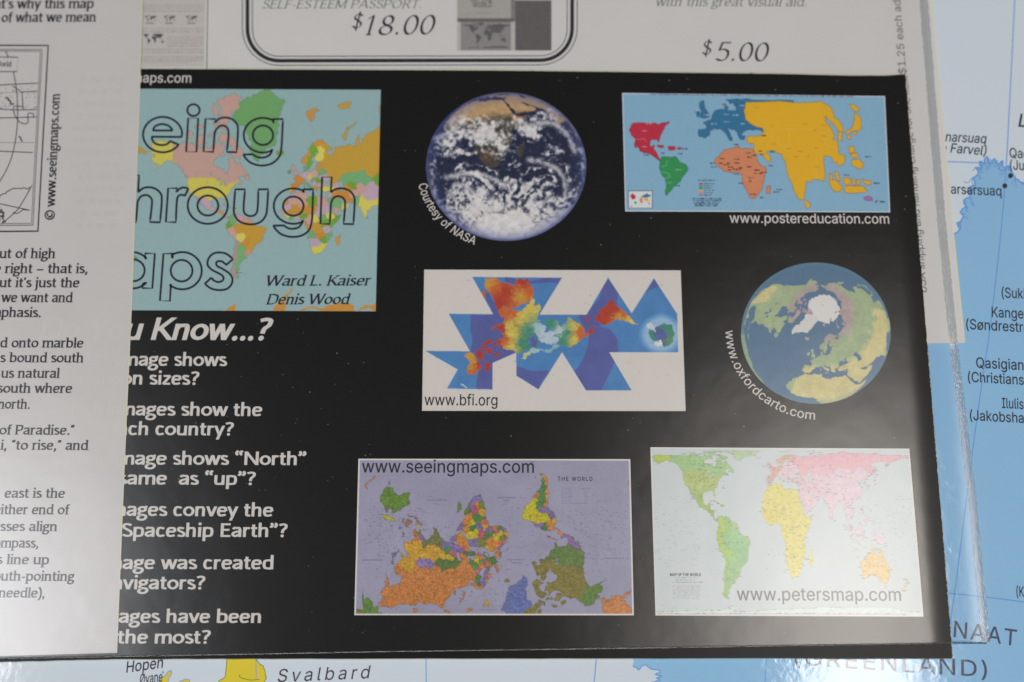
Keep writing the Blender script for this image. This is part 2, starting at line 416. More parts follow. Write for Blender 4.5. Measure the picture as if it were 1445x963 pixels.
class Canvas:
    SS = 3
    def __init__(s, x0, y0, x1, y1, base):
        s.x0, s.y0 = x0 - 3, y0 - 3; s.W = int((x1 - x0 + 6) * s.SS); s.H = int((y1 - y0 + 6) * s.SS)
        s.im = np.empty((s.H, s.W, 3)); s.im[:] = base
        jx, jy = np.meshgrid(np.arange(s.W), np.arange(s.H)); s.X = s.x0 + (jx + .5) / s.SS; s.Y = s.y0 + (jy + .5) / s.SS
    def loc(s, p): p = np.asarray([q[:2] for q in p], float); return (p - [s.x0, s.y0]) * s.SS
    def mask(s, p): return fill_mask(s.H, s.W, s.loc(p))
    def poly(s, p, c, amp=0, depth=0, seed=1, edge=None):
        if amp: p = rough(p, amp, depth, seed)
        m = s.mask(p); s.im[m] = c
        if edge is not None: s.line(list(p) + [p[0]], edge, .7)
        return m
    def line(s, p, c, wd=1.0, alpha=1.0):
        for a, b in zip(p[:-1], p[1:]):
            a = np.array(a[:2], float); b = np.array(b[:2], float); e = b - a; l = np.linalg.norm(e)
            if l < 1e-6: continue
            n = np.array([-e[1], e[0]]) / l * wd / 2
            q = s.loc([a + n, b + n, b - n, a - n]); lo = np.floor(q.min(0)).astype(int) - 1; hi = np.ceil(q.max(0)).astype(int) + 1
            lo = np.maximum(lo, 0); hi = np.minimum(hi, [s.W, s.H])
            if (hi <= lo).any(): continue
            m = fill_mask(hi[1] - lo[1], hi[0] - lo[0], q - lo)
            sub = s.im[lo[1]:hi[1], lo[0]:hi[0]]; sub[m] = sub[m] * (1 - alpha) + np.asarray(c, float) * alpha
    def rect(s, x0, y0, x1, y1, c): s.poly([(x0, y0), (x1, y0), (x1, y1), (x0, y1)], c)
    def words(s, x0, x1, y, h, c, seed, alpha=.7):
        """a line of print too small to read"""
        rng = random.Random(seed); x = x0
        while x < x1 - 1:
            wl = min(rng.uniform(2, 7), x1 - x); s.line([(x, y), (x + wl, y)], c, h * rng.uniform(.7, 1.05), alpha * rng.uniform(.6, 1)); x += wl + rng.uniform(.8, 1.6)
    def flecks(s, n, box, c, seed, mask=None, ln=(1, 5), wd=.85, alpha=.7, horiz=True):
        rng = random.Random(seed)
        for i in range(n):
            x, y = rng.uniform(box[0], box[2]), rng.uniform(box[1], box[3]); l = rng.uniform(*ln); a = 0 if horiz else rng.uniform(0, 6.3)
            s.line([(x, y), (x + l * math.cos(a), y + l * math.sin(a) + rng.uniform(-.3, .3))], c, wd, alpha * rng.uniform(.4, 1))
    def grain(s, amt, seed=5, weave=0.0):
        s.im += (fbm(s.X, s.Y, .8, seed, 2)[..., None] - .5) * 2 * amt
        if weave: s.im += (np.sin(s.X * 2 * math.pi / 3.1) * np.sin(s.Y * 2 * math.pi / 3.1) * weave)[..., None]
    def sample(s, X, Y):
        I = ink(np.clip(s.im, 6, 250))
        k = np.array([.2, .6, .2])
        for ax in (0, 1):
            I = k[0] * np.roll(I, 1, ax) + k[1] * I + k[2] * np.roll(I, -1, ax)
        fx = np.clip((X - s.x0) * s.SS - .5, 0, s.W - 2.001); fy = np.clip((Y - s.y0) * s.SS - .5, 0, s.H - 2.001)
        ix = fx.astype(int); iy = fy.astype(int); tx = (fx - ix)[..., None]; ty = (fy - iy)[..., None]
        return (I[iy, ix] * (1 - tx) + I[iy, ix + 1] * tx) * (1 - ty) + (I[iy + 1, ix] * (1 - tx) + I[iy + 1, ix + 1] * tx) * ty
def grid_quads(nx, ny, wrap=False):
    i, j = np.meshgrid(np.arange(nx - (0 if wrap else 1)), np.arange(ny - 1)); i = i.ravel(); j = j.ravel(); i2 = (i + 1) % nx
    return np.stack([j * nx + i, (j + 1) * nx + i, (j + 1) * nx + i2, j * nx + i2], 1)
def picture(name, cv, quad, z, m, parent, step=0.8):
    """a printed picture lying flat; quad = its corners in the photo (TL, TR, BR, BL)"""
    Q = np.array([px2w(*q, z) for q in quad])
    nx = int(max(abs(quad[1][0] - quad[0][0]), 4) / step); ny = int(max(abs(quad[3][1] - quad[0][1]), 4) / step)
    u, v = np.meshgrid(np.linspace(0, 1, nx), np.linspace(0, 1, ny)); u = u[..., None]; v = v[..., None]
    W = (Q[0] * (1 - u) + Q[1] * u) * (1 - v) + (Q[3] * (1 - u) + Q[2] * u) * v
    X, Y = w2px_a(W); c = cv.sample(X, Y)
    return np_mesh(name, W.reshape(-1, 3), grid_quads(nx, ny), m, parent, c.reshape(-1, 3))
def disc_picture(name, cv, cx, cy, rx, ry, z, m, parent):
    na, nr = 400, 128
    t, r = np.meshgrid(np.linspace(0, 2 * math.pi, na, endpoint=False), np.linspace(.004, 1, nr))
    W = px2w_a(cx + rx * r * np.cos(t), cy + ry * r * np.sin(t), z); X, Y = w2px_a(W); c = cv.sample(X, Y)
    q = grid_quads(na, nr, True)[:, ::-1]
    return np_mesh(name, W.reshape(-1, 3), q, m, parent, c.reshape(-1, 3))

# ------------------------------------------------------------------ the world's coasts (longitude, latitude), for the printed maps
WORLD = {
'namerica': [(-168,65.7),(-162,66.5),(-163.5,67.5),(-166,68.4),(-161,70.3),(-156.5,71.3),(-150,70.5),(-141,69.7),(-135,69),(-128,70.3),(-124,69.8),(-115,68.5),(-108,68),(-102,67.8),(-96,68.2),(-94,71.8),(-92,70),(-88,68.5),(-85,69.5),(-82,68.5),(-82,66.5),(-87,65),(-88,64),(-93,62),(-94.5,59),(-92.5,57),(-88,56.5),(-82.5,55.2),(-82,53),(-80,51.3),(-79,52),(-79,54.5),(-76.5,56.5),(-77,58.5),(-78,60.5),(-77.5,62.4),(-73.5,62.3),(-70,61),(-69.5,59),(-67,58.5),(-65,60),(-62.5,57.5),(-60,55.5),(-57,53.5),(-56,51.8),(-59,50.3),(-65,50.2),(-68,49),(-65,48.8),(-64.5,47),(-64,46),(-61,45.5),(-65.5,43.6),(-66.5,44.8),(-70,43.7),(-70.5,42),(-72,41.2),(-74,40.5),(-75.5,38),(-76,35.5),(-78,34),(-81,32),(-81.3,30),(-80.2,27),(-80.5,25.3),(-81.8,26),(-82.8,28.5),(-84,30),(-86,30.4),(-89.5,30.2),(-91,29.3),(-94.5,29.5),(-97.2,27.5),(-97.6,24),(-97.2,21),(-95.5,18.8),(-92.5,18.5),(-90.5,20),(-90,21.2),(-87,21.5),(-87.7,19),(-88.3,16.2),(-85,15.9),(-83.2,15),(-83.6,12),(-82.5,9.3),(-80,9.2),(-77.5,8.6),(-78,7.3),(-80.3,7.4),(-82.5,8.2),(-84.5,9.8),(-86,11.5),(-88,13.2),(-91.5,14),(-94.5,16.2),(-97.5,16),(-101,17.4),(-104,19),(-105.5,20.5),(-105.8,22.5),(-108.5,25.3),(-111,28),(-112.8,31),(-114.7,31.7),(-113.5,29.5),(-111.5,26.5),(-109.6,23.1),(-111.5,24.5),(-113.5,26.8),(-115.5,29),(-117.1,32.5),(-119,34.1),(-120.6,34.6),(-122.4,37.4),(-124,40.3),(-124.2,43.5),(-124.5,48.3),(-123,49),(-127,51),(-130,54.5),(-133.5,57),(-137,58.8),(-142,60),(-147,61),(-151.5,59.3),(-154,58),(-158,56.3),(-163.5,54.8),(-160,56.2),(-157.5,58.7),(-162,58.8),(-165,61),(-164,63),(-161,64.2),(-166,64.6)],
'samerica': [(-77.5,8.6),(-75.5,10.7),(-72,12.1),(-71.5,10.8),(-68,11),(-64,10.3),(-61.5,9.8),(-58,6.8),(-54,5.8),(-51,4.2),(-50,1),(-48,-.8),(-44,-2.5),(-40,-2.9),(-37,-4.8),(-35,-6),(-35,-9),(-38,-12.8),(-39,-17),(-40.5,-21),(-43,-23),(-46.5,-24.2),(-48.6,-26.5),(-49.5,-29.2),(-52.3,-33),(-54.5,-34.9),(-58,-34.3),(-57,-36.5),(-58,-38.3),(-62,-39),(-62.2,-41),(-65,-41),(-64,-42.8),(-67,-45.5),(-66,-47.8),(-69,-50.5),(-68.5,-52.5),(-66,-55),(-70,-55),(-74,-52),(-75.5,-48),(-73.5,-43),(-73.5,-38),(-71.6,-32.5),(-70.3,-25),(-70.3,-18.5),(-76,-14),(-79,-8.3),(-81.2,-5),(-80,-3),(-80.8,-1),(-79.5,1),(-77.5,4),(-77.8,7)],
'greenland': [(-73,78.2),(-68,80),(-60,82),(-45,82.8),(-32,83.6),(-22,82.3),(-12,81.5),(-18,79.5),(-20,76.5),(-21,73.5),(-24,71.5),(-23,70.2),(-28,68.3),(-33,67.5),(-37,65.8),(-41,64),(-43,60.2),(-46,60.8),(-49.5,62),(-52,64.5),(-53.7,67),(-51,69.5),(-54.5,71),(-56,73.5),(-59,75.7),(-67,76),(-71,77)],
'africa': [(-6,35.8),(-2,35.2),(3,36.8),(10,37.3),(11,35),(10.2,34),(15,32.3),(19,30.3),(20,32.5),(23,32.6),(29,31),(32.5,31.2),(34,28),(35.5,24),(37.2,20.5),(39,16),(43,12),(44,10.5),(51,12),(49,7),(46,3),(41,-2),(39,-6),(40.5,-11),(40.5,-15),(35,-20),(35.5,-24),(32.8,-27),(30.5,-31),(26,-34),(20,-34.8),(18.3,-33),(15.2,-27),(14.5,-22.5),(11.8,-17),(13.6,-11),(12,-5.5),(9,-1),(9.5,3.5),(7,4.4),(4.5,6.3),(-2,4.8),(-7.5,4.4),(-13,9),(-16.7,12.5),(-17.4,14.7),(-16.2,19),(-17,21),(-14.5,26),(-10,29.5),(-9.7,31.5),(-6.5,34)],
'eurasia': [(-9,37),(-9.3,38.8),(-8.8,43.2),(-2,43.4),(-1.2,46),(-4.6,48.3),(-1.5,48.7),(-1.5,49.7),(1.6,50.8),(4.5,52.4),(8.3,53.7),(8.2,57),(10.5,57.6),(10.8,54.3),(14,54),(18.7,54.5),(21,55.3),(22,57.7),(24.2,57.3),(23.5,59.2),(30,60),(25,60.2),(21.5,61),(21.5,63.2),(25.3,65),(22,65.8),(17.5,62),(18.5,60),(16.5,57.5),(14.2,55.5),(12.8,55.5),(11.2,59),(8,58.1),(5.2,60),(5.2,62),(10,64),(14,67.5),(19,69.8),(25.5,71),(31,70.3),(40.5,67.8),(40,66.3),(34,66.6),(37.5,64),(40.5,65),(44,66),(44,68.3),(54,68.5),(60.5,69.5),(68,68.5),(67,71),(70,73),(73,71.5),(73,68.5),(75,71.5),(81,73.5),(95,76),(104,77.6),(113,74),(127,73.3),(130,71),(140,72.5),(152,70.8),(160,69.7),(171,69.8),(180,69),(180,65),(177.5,64.5),(179,62.4),(170,60),(163.5,59.8),(162.5,56),(156.8,51),(155.7,55),(161,60.5),(155,59.3),(142.5,59.3),(135.3,54.8),(141,53),(140,48),(135.5,44),(130.8,42.3),(127.6,39.8),(129.4,36.5),(129,35.2),(126.5,34.4),(126.5,37.3),(124.5,40),(121.5,38.9),(121,40.8),(118,39),(119,37.3),(122.5,37.2),(119.3,35),(121.8,31.5),(121.8,28.5),(118.5,24.5),(114,22.4),(108.5,21.6),(106,19),(109,13),(106.5,10),(104.9,8.7),(105,10.5),(102.5,12),(100.7,13.4),(99.3,10),(103.5,2.5),(103.5,1.3),(101.3,3),(98.3,8.2),(98.5,13),(97,17),(94.3,16),(94,19),(91.8,22.5),(88,21.7),(85.5,19.8),(80.2,15.5),(80,12),(78,8.3),(76.3,9.5),(74,15),(72.7,20),(70,21),(69,22.5),(67,24.8),(61.5,25.2),(57,26.8),(54,26.6),(51,28.5),(48.8,30.3),(48,29.5),(50.2,26.5),(51.5,25.3),(54,24.2),(56.3,26),(59.8,22.5),(57.5,19),(52,15.7),(45,12.8),(43.2,13.3),(42.5,16.8),(39,21.5),(35,28),(34.3,31.3),(35.8,35.5),(36,36.8),(32.5,36.2),(30.5,36.8),(27.5,37),(26.3,39),(29,41),(33,42),(36.5,41.3),(41.5,41.5),(38,44.4),(36.5,45.3),(39,47),(35,46.2),(36.4,45.2),(33.6,44.5),(33,46),(30.5,46.2),(28.5,44),(28,42),(28.8,41.1),(26,40.7),(23.5,40.3),(24,37.8),(22.8,36.5),(21.3,37.7),(19.5,40.5),(19.4,42),(15.5,43.8),(13.6,45.2),(12.4,44.8),(13.6,43.5),(16,42),(18.5,40.1),(17,40.5),(16.5,38.2),(15.7,38),(15.6,40),(12.2,42),(10.2,44),(7.5,43.8),(3.3,43),(3.1,41.8),(0,39),(-.5,37.8),(-2,36.8),(-5.5,36.1)],
'chukotka': [(-180,69),(-175,67.5),(-170,66),(-173,64.5),(-180,65)],
'australia': [(113.7,-22.5),(114,-26),(115.7,-31.5),(115,-34.3),(118,-35),(123.5,-33.9),(126,-32.3),(131,-31.5),(134.2,-32.8),(135.8,-34.8),(138,-33),(138.2,-35.6),(140,-38),(143.5,-38.8),(146.3,-39),(150,-37.5),(151.2,-33.8),(153.2,-29),(153,-25.5),(149.5,-21.5),(146.2,-18.9),(145.3,-15),(143.7,-14.3),(142.6,-10.8),(141.6,-14),(140.8,-17.5),(138.5,-16.7),(135.7,-15),(136.7,-12.3),(132.5,-11.4),(130.7,-12.6),(129.4,-15),(126.8,-14),(124,-16.3),(122.2,-18.2),(119,-20)],
'newguinea': [(131,-1),(134.3,-1),(135,-3.3),(138,-1.7),(144.5,-4),(147.5,-6),(150.7,-10.4),(147,-9.3),(143.3,-9),(138,-8.3),(137.8,-5.4),(133,-4)],
'borneo': [(109,1.7),(111.5,2.7),(115,5.5),(117,7),(119,5.2),(117.7,1),(116,-3.8),(114.5,-4),(110.2,-2.8)],
'sumatra': [(95.3,5.6),(98,4.3),(101,2),(103.7,-1.2),(105.9,-5.7),(104.3,-5.8),(101,-2.6),(98.8,1.6)],
'java': [(105.2,-6.8),(108.5,-6.7),(114.4,-7.7),(114.4,-8.7),(108,-7.8)],
'celebes': [(119.5,-5.5),(119,-2.8),(120,.7),(125,1.6),(120.5,.4),(122.5,-.9),(121.3,-2),(122.8,-4.3),(121,-2.8),(120.4,-5.5)],
'luzon': [(120,16),(120.6,18.5),(122.2,18.4),(121.6,16),(124,12.8),(121,13.6)],
'mindanao': [(122,7),(124,8.5),(125.8,9.7),(126.4,7),(125.3,5.8),(124,6.8)],
'japan': [(130,31.3),(131.8,33.5),(135,34.5),(137,34.6),(140.4,35.3),(142,39.5),(141,41.3),(139.8,39),(137,37.2),(133,35.5),(130,34)],
'hokkaido': [(140,42),(141.5,45.4),(145.2,43.5),(143.2,42)],
'sakhalin': [(142,46.2),(143.3,49.5),(143,54),(142,53)],
'taiwan': [(120.2,23),(121.5,25.2),(120.8,22)],
'britain': [(-5.5,50.1),(1,51),(1.6,52.7),(-1.5,55),(-2,57.5),(-3.2,58.6),(-5.2,58.4),(-5.5,55.5),(-3.2,54.3),(-4.7,52.7),(-3,51.5)],
'ireland': [(-10,52),(-6.3,52.3),(-5.8,54.5),(-8,55.2),(-9.8,54)],
'iceland': [(-22.5,64),(-18.5,63.4),(-14.5,64.5),(-15,66.2),(-20,66),(-24,65.6)],
'madagascar': [(44.3,-20),(47,-25.2),(50.3,-15.5),(49.3,-12.2),(47.7,-14.8),(44.4,-16.5)],
'srilanka': [(79.8,8),(80,9.7),(81.8,7.3),(80.5,6)],
'cuba': [(-84.8,21.9),(-82,23.1),(-77.5,21.8),(-74.3,20.2),(-77.5,19.9),(-79,21.6)],
'hispaniola': [(-74.3,18.4),(-73,19.9),(-69,19.2),(-68.6,18.2),(-71.5,17.7)],
'newzealand': [(172.7,-34.5),(175.5,-36.8),(178.4,-37.7),(176,-41),(173.8,-39.3),(174.7,-37)],
'southisland': [(172.7,-40.6),(174.2,-41.7),(170.7,-45.8),(168.4,-46.6),(166.6,-45.8),(171,-42.5)],
'tasmania': [(144.8,-40.8),(148.2,-40.9),(147,-43.5),(145.8,-43)],
'baffin': [(-61.5,66.7),(-68,70),(-77,72.8),(-85,73.6),(-89,71),(-80,69.8),(-73,68),(-73,65.5),(-78,64.5),(-65,62)],
'ellesmere': [(-90,76.5),(-86,79.5),(-91,81.8),(-70,83),(-62,82.4),(-74,79.3),(-79,76.3)],
'victoria': [(-117,69),(-114,72.5),(-105.5,73.4),(-104.5,70.5),(-101.5,69.5),(-107,68.8)],
'banks': [(-125,72),(-123,74.3),(-117,73.3),(-120,71.6)],
'melville': [(-117,75.3),(-112,76.3),(-105,75.8),(-109,74.9)],
'devon': [(-96,76.8),(-90,76.3),(-80,75.7),(-80,74.7),(-91,74.8)],
'axel': [(-96,79.8),(-93,81.2),(-88.5,80),(-89,78.3)],
'somerset': [(-95,74),(-90.5,73.8),(-93,72.2),(-96,72.8)],
'princewales': [(-102,73),(-97.5,73.7),(-97,71.8),(-101,72)],
'southampton': [(-87,64),(-85,66),(-81,64.2),(-84.5,63)],
'newfoundland': [(-59.3,47.8),(-56,51.5),(-53,48),(-54,46.8)],
'vancouver': [(-128,50.7),(-125,50),(-123.5,48.4),(-125.5,48.7)],
'novaya': [(52,71.5),(54,73.5),(58,75.5),(68.5,76.9),(62,75.5),(57.5,73),(57,70.7)],
'svalbard': [(11,79.3),(16,80),(22,80.3),(27,80),(20,79),(21,78),(17,76.6),(14,77.7)],
'franzjosef': [(47,80.3),(52,81.2),(62,81.6),(60,80.4),(54,80.1)],
'severnaya': [(95,79),(96,81),(104,79),(101,78)],
'kamchatka': [(142,75),(150,75.3),(146,73.6),(140,73.7)],
'falkland': [(-61,-51.7),(-58,-51.5),(-59,-52.3)],
'sicily': [(12.5,37.8),(15.5,38.2),(15,36.7)], 'sardinia': [(8.4,39),(9,42.8),(9.7,40.5)], 'crete': [(23.5,35.3),(26,35.1),(25,34.9)], 'cyprus': [(32.4,34.8),(34.5,35.6),(33.5,34.7)],
'zealand': [(11,55.3),(12.5,56),(12.2,54.9)],
'antarctica': [(-180,-90),(-180,-78),(-160,-78),(-150,-77),(-130,-74),(-100,-73),(-80,-73.5),(-68,-70),(-62,-64.5),(-57,-63.3),(-60,-68),(-62,-75),(-40,-78),(-25,-74),(-10,-71),(20,-70),(40,-69),(55,-66.5),(80,-68),(110,-66.5),(140,-66.7),(160,-70),(170,-77.5),(180,-78),(180,-90)],
}
SEEDS = {
'namerica': {}, 
'samerica': dict(brazil=[(-52,-10),(-60,-5),(-45,-8),(-42,-18),(-50,-22),(-53,-28),(-66,-6),(-40,-6),(-56,-1)], argentina=[(-64,-35),(-65,-28),(-67.5,-45),(-61,-31),(-67,-40),(-68.5,-50)], chile=[(-72,-30),(-74,-45),(-72.5,-38),(-70,-22),(-73.5,-51)], peru=[(-76,-8),(-73,-15)], bolivia=[(-65,-17)], paraguay=[(-58.5,-23)], uruguay=[(-56,-33)], colombia=[(-73,4)], ecuador=[(-79,-1.5)], venezuela=[(-66,7.5)], guyana=[(-58,4.5),(-54,4)]),
'africa': dict(morocco=[(-7,31.5)], sahara=[(-14,25)], algeria=[(2,28),(0,33),(6,25),(-4,29)], tunisia=[(9.5,34.5)], libya=[(17,27)], egypt=[(29,27)], mauritania=[(-11,20)], mali=[(-2,18),(-7,14)], niger=[(9,17)], chad=[(18,15)], sudan=[(30,16),(26,13)], southsudan=[(30,8)], ethiopia=[(39,9)], somalia=[(45,5),(48,9)], kenya=[(38,0)], senegal=[(-15,14)], guinea=[(-11,10.5)], coast=[(-6,7.5)], ghana=[(-1,7.5)], burkina=[(-2,12.5)], nigeria=[(8,9.5)], cameroon=[(12.5,5.5)], car=[(21,7)], congo=[(23,-3),(25,-8),(19,-4)], brazza=[(15,0)], gabon=[(11.5,-1)], uganda=[(32,1.5)], tanzania=[(35,-6.5)], angola=[(17.5,-12.5)], zambia=[(27,-14)], mozambique=[(35,-18),(38,-14)], zimbabwe=[(30,-19)], namibia=[(17,-22)], botswana=[(24,-22)], southafrica=[(24,-30),(29,-27),(20,-32)]),
'eurasia': dict(russia=[(40,55),(60,60),(90,60),(120,60),(150,65),(45,62),(135,52),(100,53.5),(85,55),(70,57),(47,51),(33,68),(42,46.5),(112,52),(125,56),(140,50),(160,58),(35,58),(52,54.5),(33,63)], kazakhstan=[(67,48),(76,47),(56,49),(72,52),(52,46.5)], mongolia=[(104,46.5),(96,48)], china=[(105,35),(115,30),(85,40),(88,32),(120,43),(126,46),(112,40),(97,38),(103,26),(114,25),(80,33),(122,50)], india=[(78,22),(77,13),(75,28),(86,23.5),(93.5,26)], pakistan=[(68,29)], afghan=[(65.5,34)], iran=[(54,33),(58,29),(48,36)], iraq=[(43.5,33)], arabia=[(45,24),(40,27.5),(49.5,20.5)], yemen=[(47,15.6)], oman=[(57,21)], turkey=[(33,39),(40,39.5)], syria=[(38,35)], turkmen=[(59,39.5)], uzbek=[(63,42)], kirghiz=[(73,40.5)], burma=[(96,21)], thailand=[(101,15.5)], vietnam=[(107.5,14),(105.5,21)], laos=[(103,19)], malaya=[(102,4)], korea=[(127,38)], ukraine=[(31,49)], belarus=[(28,53.5)], poland=[(20,52)], germany=[(10.5,51)], france=[(2.5,47)], spain=[(-3.5,40)], portugal=[(-8.5,39.5)], italy=[(11,44),(13,42),(16.3,40)], balkans=[(20,44)], greece=[(22,39.5)], romania=[(25,46)], bulgaria=[(25,42.8)], czech=[(15,49.6)], hungary=[(19,47)], austria=[(14,47.4)], baltic=[(25,56.8)], finland=[(26.5,63),(27,67)], sweden=[(15.5,61),(19.5,66.5),(14.5,57.5)], norway=[(8.5,60.5),(13,66),(22.5,70)], denmark=[(9.2,56)], caucasus=[(44,41.5)]),
}
RES = 4
def rough_geo(poly, amp, depth, seed):
    rng = np.random.RandomState(seed); P = [np.array(p, float) for p in poly]
    for d in range(depth):
        Q = []
        for i in range(len(P)):
            a, b = P[i], P[(i + 1) % len(P)]; c = max(.12, math.cos(math.radians((a[1] + b[1]) / 2))); ex, ey = (b[0] - a[0]) * c, b[1] - a[1]; t = rng.uniform(-amp, amp)
            Q += [a, (a + b) / 2 + np.array([-ey * t / c, ex * t])]
        P = Q
    return np.array(P)
LH, LW = 180 * RES, 360 * RES
ids = ['sea']; IDMAP = np.zeros((LH, LW), np.int16)
def cid(n):
    if n not in ids: ids.append(n)
    return ids.index(n)
def ll(p): p = np.asarray(p, float); return np.stack([(p[:, 0] + 180) * RES, (90 - p[:, 1]) * RES], 1)
GX, GY = np.meshgrid((np.arange(LW) + .5) / RES - 180, 90 - (np.arange(LH) + .5) / RES)
for k, (nm, poly) in enumerate(WORLD.items()):
    m = fill_mask(LH, LW, ll(rough_geo(poly, .2 if nm != 'antarctica' else .08, 3, 100 + k)))
    if nm in SEEDS and SEEDS[nm]:
        sx, sy, si = zip(*[(x, y, cid(c)) for c, L in SEEDS[nm].items() for x, y in L]); si = np.array(si)
        yy, xx = np.nonzero(m); gx, gy = GX[yy, xx], GY[yy, xx]; wob = (fbm(gx + 300, gy + 300, .35, 7, 3) - .5) * 5
        best = np.full(len(gx), 1e9); bi = np.zeros(len(gx), np.int16)
        for x, y, i in zip(sx, sy, si):
            d = ((gx + wob - x) * np.cos(np.radians((gy + y) / 2))) ** 2 + (gy + wob * .6 - y) ** 2
            b = d < best; best[b] = d[b]; bi[b] = i
        IDMAP[yy, xx] = bi
    elif nm == 'namerica':
        IDMAP[m] = cid('canada')
        def over(name, p):
            q = fill_mask(LH, LW, ll(p)) & m; IDMAP[q] = cid(name)
        over('alaska', [(-141, 75), (-141, 60.2), (-137, 59), (-130, 55), (-135, 50), (-175, 50), (-175, 75)])
        over('usa', [(-130, 49), (-95, 49), (-89, 48), (-84, 46.3), (-82.5, 43), (-79, 43), (-75, 45), (-71, 45.2), (-69, 47.3), (-67.5, 46), (-66.5, 44), (-60, 35), (-75, 22), (-97, 25.8), (-99.3, 27), (-103, 29), (-106.5, 31.8), (-111, 31.3), (-117.2, 32.5), (-130, 33)])
        over('mexico', [(-117.2, 32.5), (-111, 31.3), (-106.5, 31.8), (-103, 29), (-99.3, 27), (-97, 25.8), (-90, 23), (-86, 22), (-88, 17.5), (-92, 15), (-100, 10), (-120, 20)])
        over('centralamerica', [(-88, 17.5), (-92, 15), (-95, 10), (-80, 3), (-77, 9), (-80, 16)])
    else:
        key = {'chukotka': 'russia', 'sakhalin': 'russia', 'novaya': 'russia', 'severnaya': 'russia', 'franzjosef': 'russia', 'kamchatka': 'russia', 'hokkaido': 'japan', 'southisland': 'newzealand', 'tasmania': 'australia', 'zealand': 'denmark', 'sicily': 'italy', 'sardinia': 'italy', 'crete': 'greece', 'sumatra': 'indonesia', 'java': 'indonesia', 'celebes': 'indonesia', 'borneo': 'indonesia', 'luzon': 'philippines', 'mindanao': 'philippines'}.get(nm, nm)
        if nm in ('baffin', 'ellesmere', 'victoria', 'banks', 'melville', 'devon', 'axel', 'somerset', 'princewales', 'southampton', 'newfoundland', 'vancouver'): key = 'canada'
        IDMAP[m] = cid(key)
for lake in ([(49, 37.6), (53.5, 37), (54, 41), (52.5, 45), (51, 47), (47.5, 45.5), (49.5, 42), (49.5, 40)], [(-92, 47), (-88, 48.8), (-84.8, 46.7), (-88, 46.6)], [(-88, 42), (-87, 45.8), (-85, 45), (-86.3, 42)], [(-84, 46), (-80, 45), (-82.4, 43.2), (-83.5, 45)], [(-83, 41.6), (-79, 42.8), (-81, 42.5)], [(-98, 53.7), (-96.5, 50.6), (-99, 52)]):
    IDMAP[fill_mask(LH, LW, ll(lake))] = 0
def country(lon, lat):
    return IDMAP[np.clip(((90 - lat) * RES).astype(int), 0, LH - 1), ((lon + 180) * RES).astype(int) % LW]
def palette(default, table, cyc):
    P = np.zeros((len(ids), 3))
    for i, n in enumerate(ids): P[i] = table.get(n, cyc[(i * 7 + 3) % len(cyc)])
    P[0] = default
    return P
def coast_edge(I):
    s = I > 0; e = np.zeros_like(s)
    for ax, d in ((0, 1), (0, -1), (1, 1), (1, -1)): e |= s != np.roll(s, d, ax)
    return e
def border_edge(I):
    e = np.zeros(I.shape, bool)
    for ax in (0, 1): e |= (I != np.roll(I, 1, ax)) & (I > 0) & (np.roll(I, 1, ax) > 0)
    return e

# ------------------------------------------------------------------ papers and films
Z_MAP, Z_FORM, Z_CARD, Z_FLYER, Z_FILM = 0.0, 0.00022, 0.00050, 0.00064, 0.00071
D_INK = 0.00002
PAPER = tuple(ink((194, 192, 190)))
M_form = mat('form_paper', PAPER, 0.6, .3, mottle=.03, mscale=90, bump=2e-6, bscale=3000)
M_flyer = mat('flyer_paper', tuple(ink((187, 184, 183))), 0.55, .3, mottle=.03, mscale=120, bump=2e-6, bscale=3000)
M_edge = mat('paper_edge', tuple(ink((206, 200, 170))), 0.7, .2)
M_black = mat('card_black', (.0065, .0062, .0058), 0.30, .2, mottle=.15, mscale=300, bump=1.5e-6, bscale=4500)
M_white_ink = mat('white_lettering', tuple(ink((196, 190, 186))), .45, .4)
M_ink = mat('black_ink', tuple(ink((28, 28, 34))), .5, .35)
M_grey_ink = mat('grey_ink', tuple(ink((92, 90, 92))), .5, .35)
M_dark_ink = mat('navy_ink', tuple(ink((26, 30, 42))), .45, .35)
M_mid_ink = mat('mid_grey_ink', tuple(ink((108, 102, 106))), .45, .35)
M_pic = print_mat('printed_picture', .42, .4)

# ================================================================== the laminated wall map underneath
wm = thing('wall_map', 'large glossy laminated wall map in pale grey and blue lying under all the papers', 'map'); at_base(wm, 1420, 600)
M_lam = dict(rough=.5, spec=.3, coat=.9, coat_rough=.07, bump=2.1e-5, bscale=480)
M_sea = mat('map_sea', tuple(ink((193, 202, 214))), mottle=.02, mscale=14, **M_lam)
M_ice = mat('map_blue_land', tuple(ink((130, 174, 208))), mottle=.10, mscale=9, **M_lam)
M_shore = mat('map_shore_tint', tuple(ink((120, 172, 228))), mottle=.06, mscale=40, **M_lam)
M_yel = mat('map_yellow_land', tuple(ink((205, 186, 45))), **M_lam)
M_bline = mat('map_blue_line', tuple(ink((96, 146, 204))), **M_lam)
M_gline = mat('map_green_line', tuple(ink((92, 125, 55))), **M_lam)
M_mapink = mat('map_black_print', tuple(ink((44, 44, 52))), **M_lam)
M_mapgrey = mat('map_grey_print', tuple(ink((66, 72, 92))), **M_lam)
sheet('map_sheet', [(-700, -500), (2200, -500), (2000, 1500), (-550, 1500)], Z_MAP, .0004, M_sea, M_edge, wm)
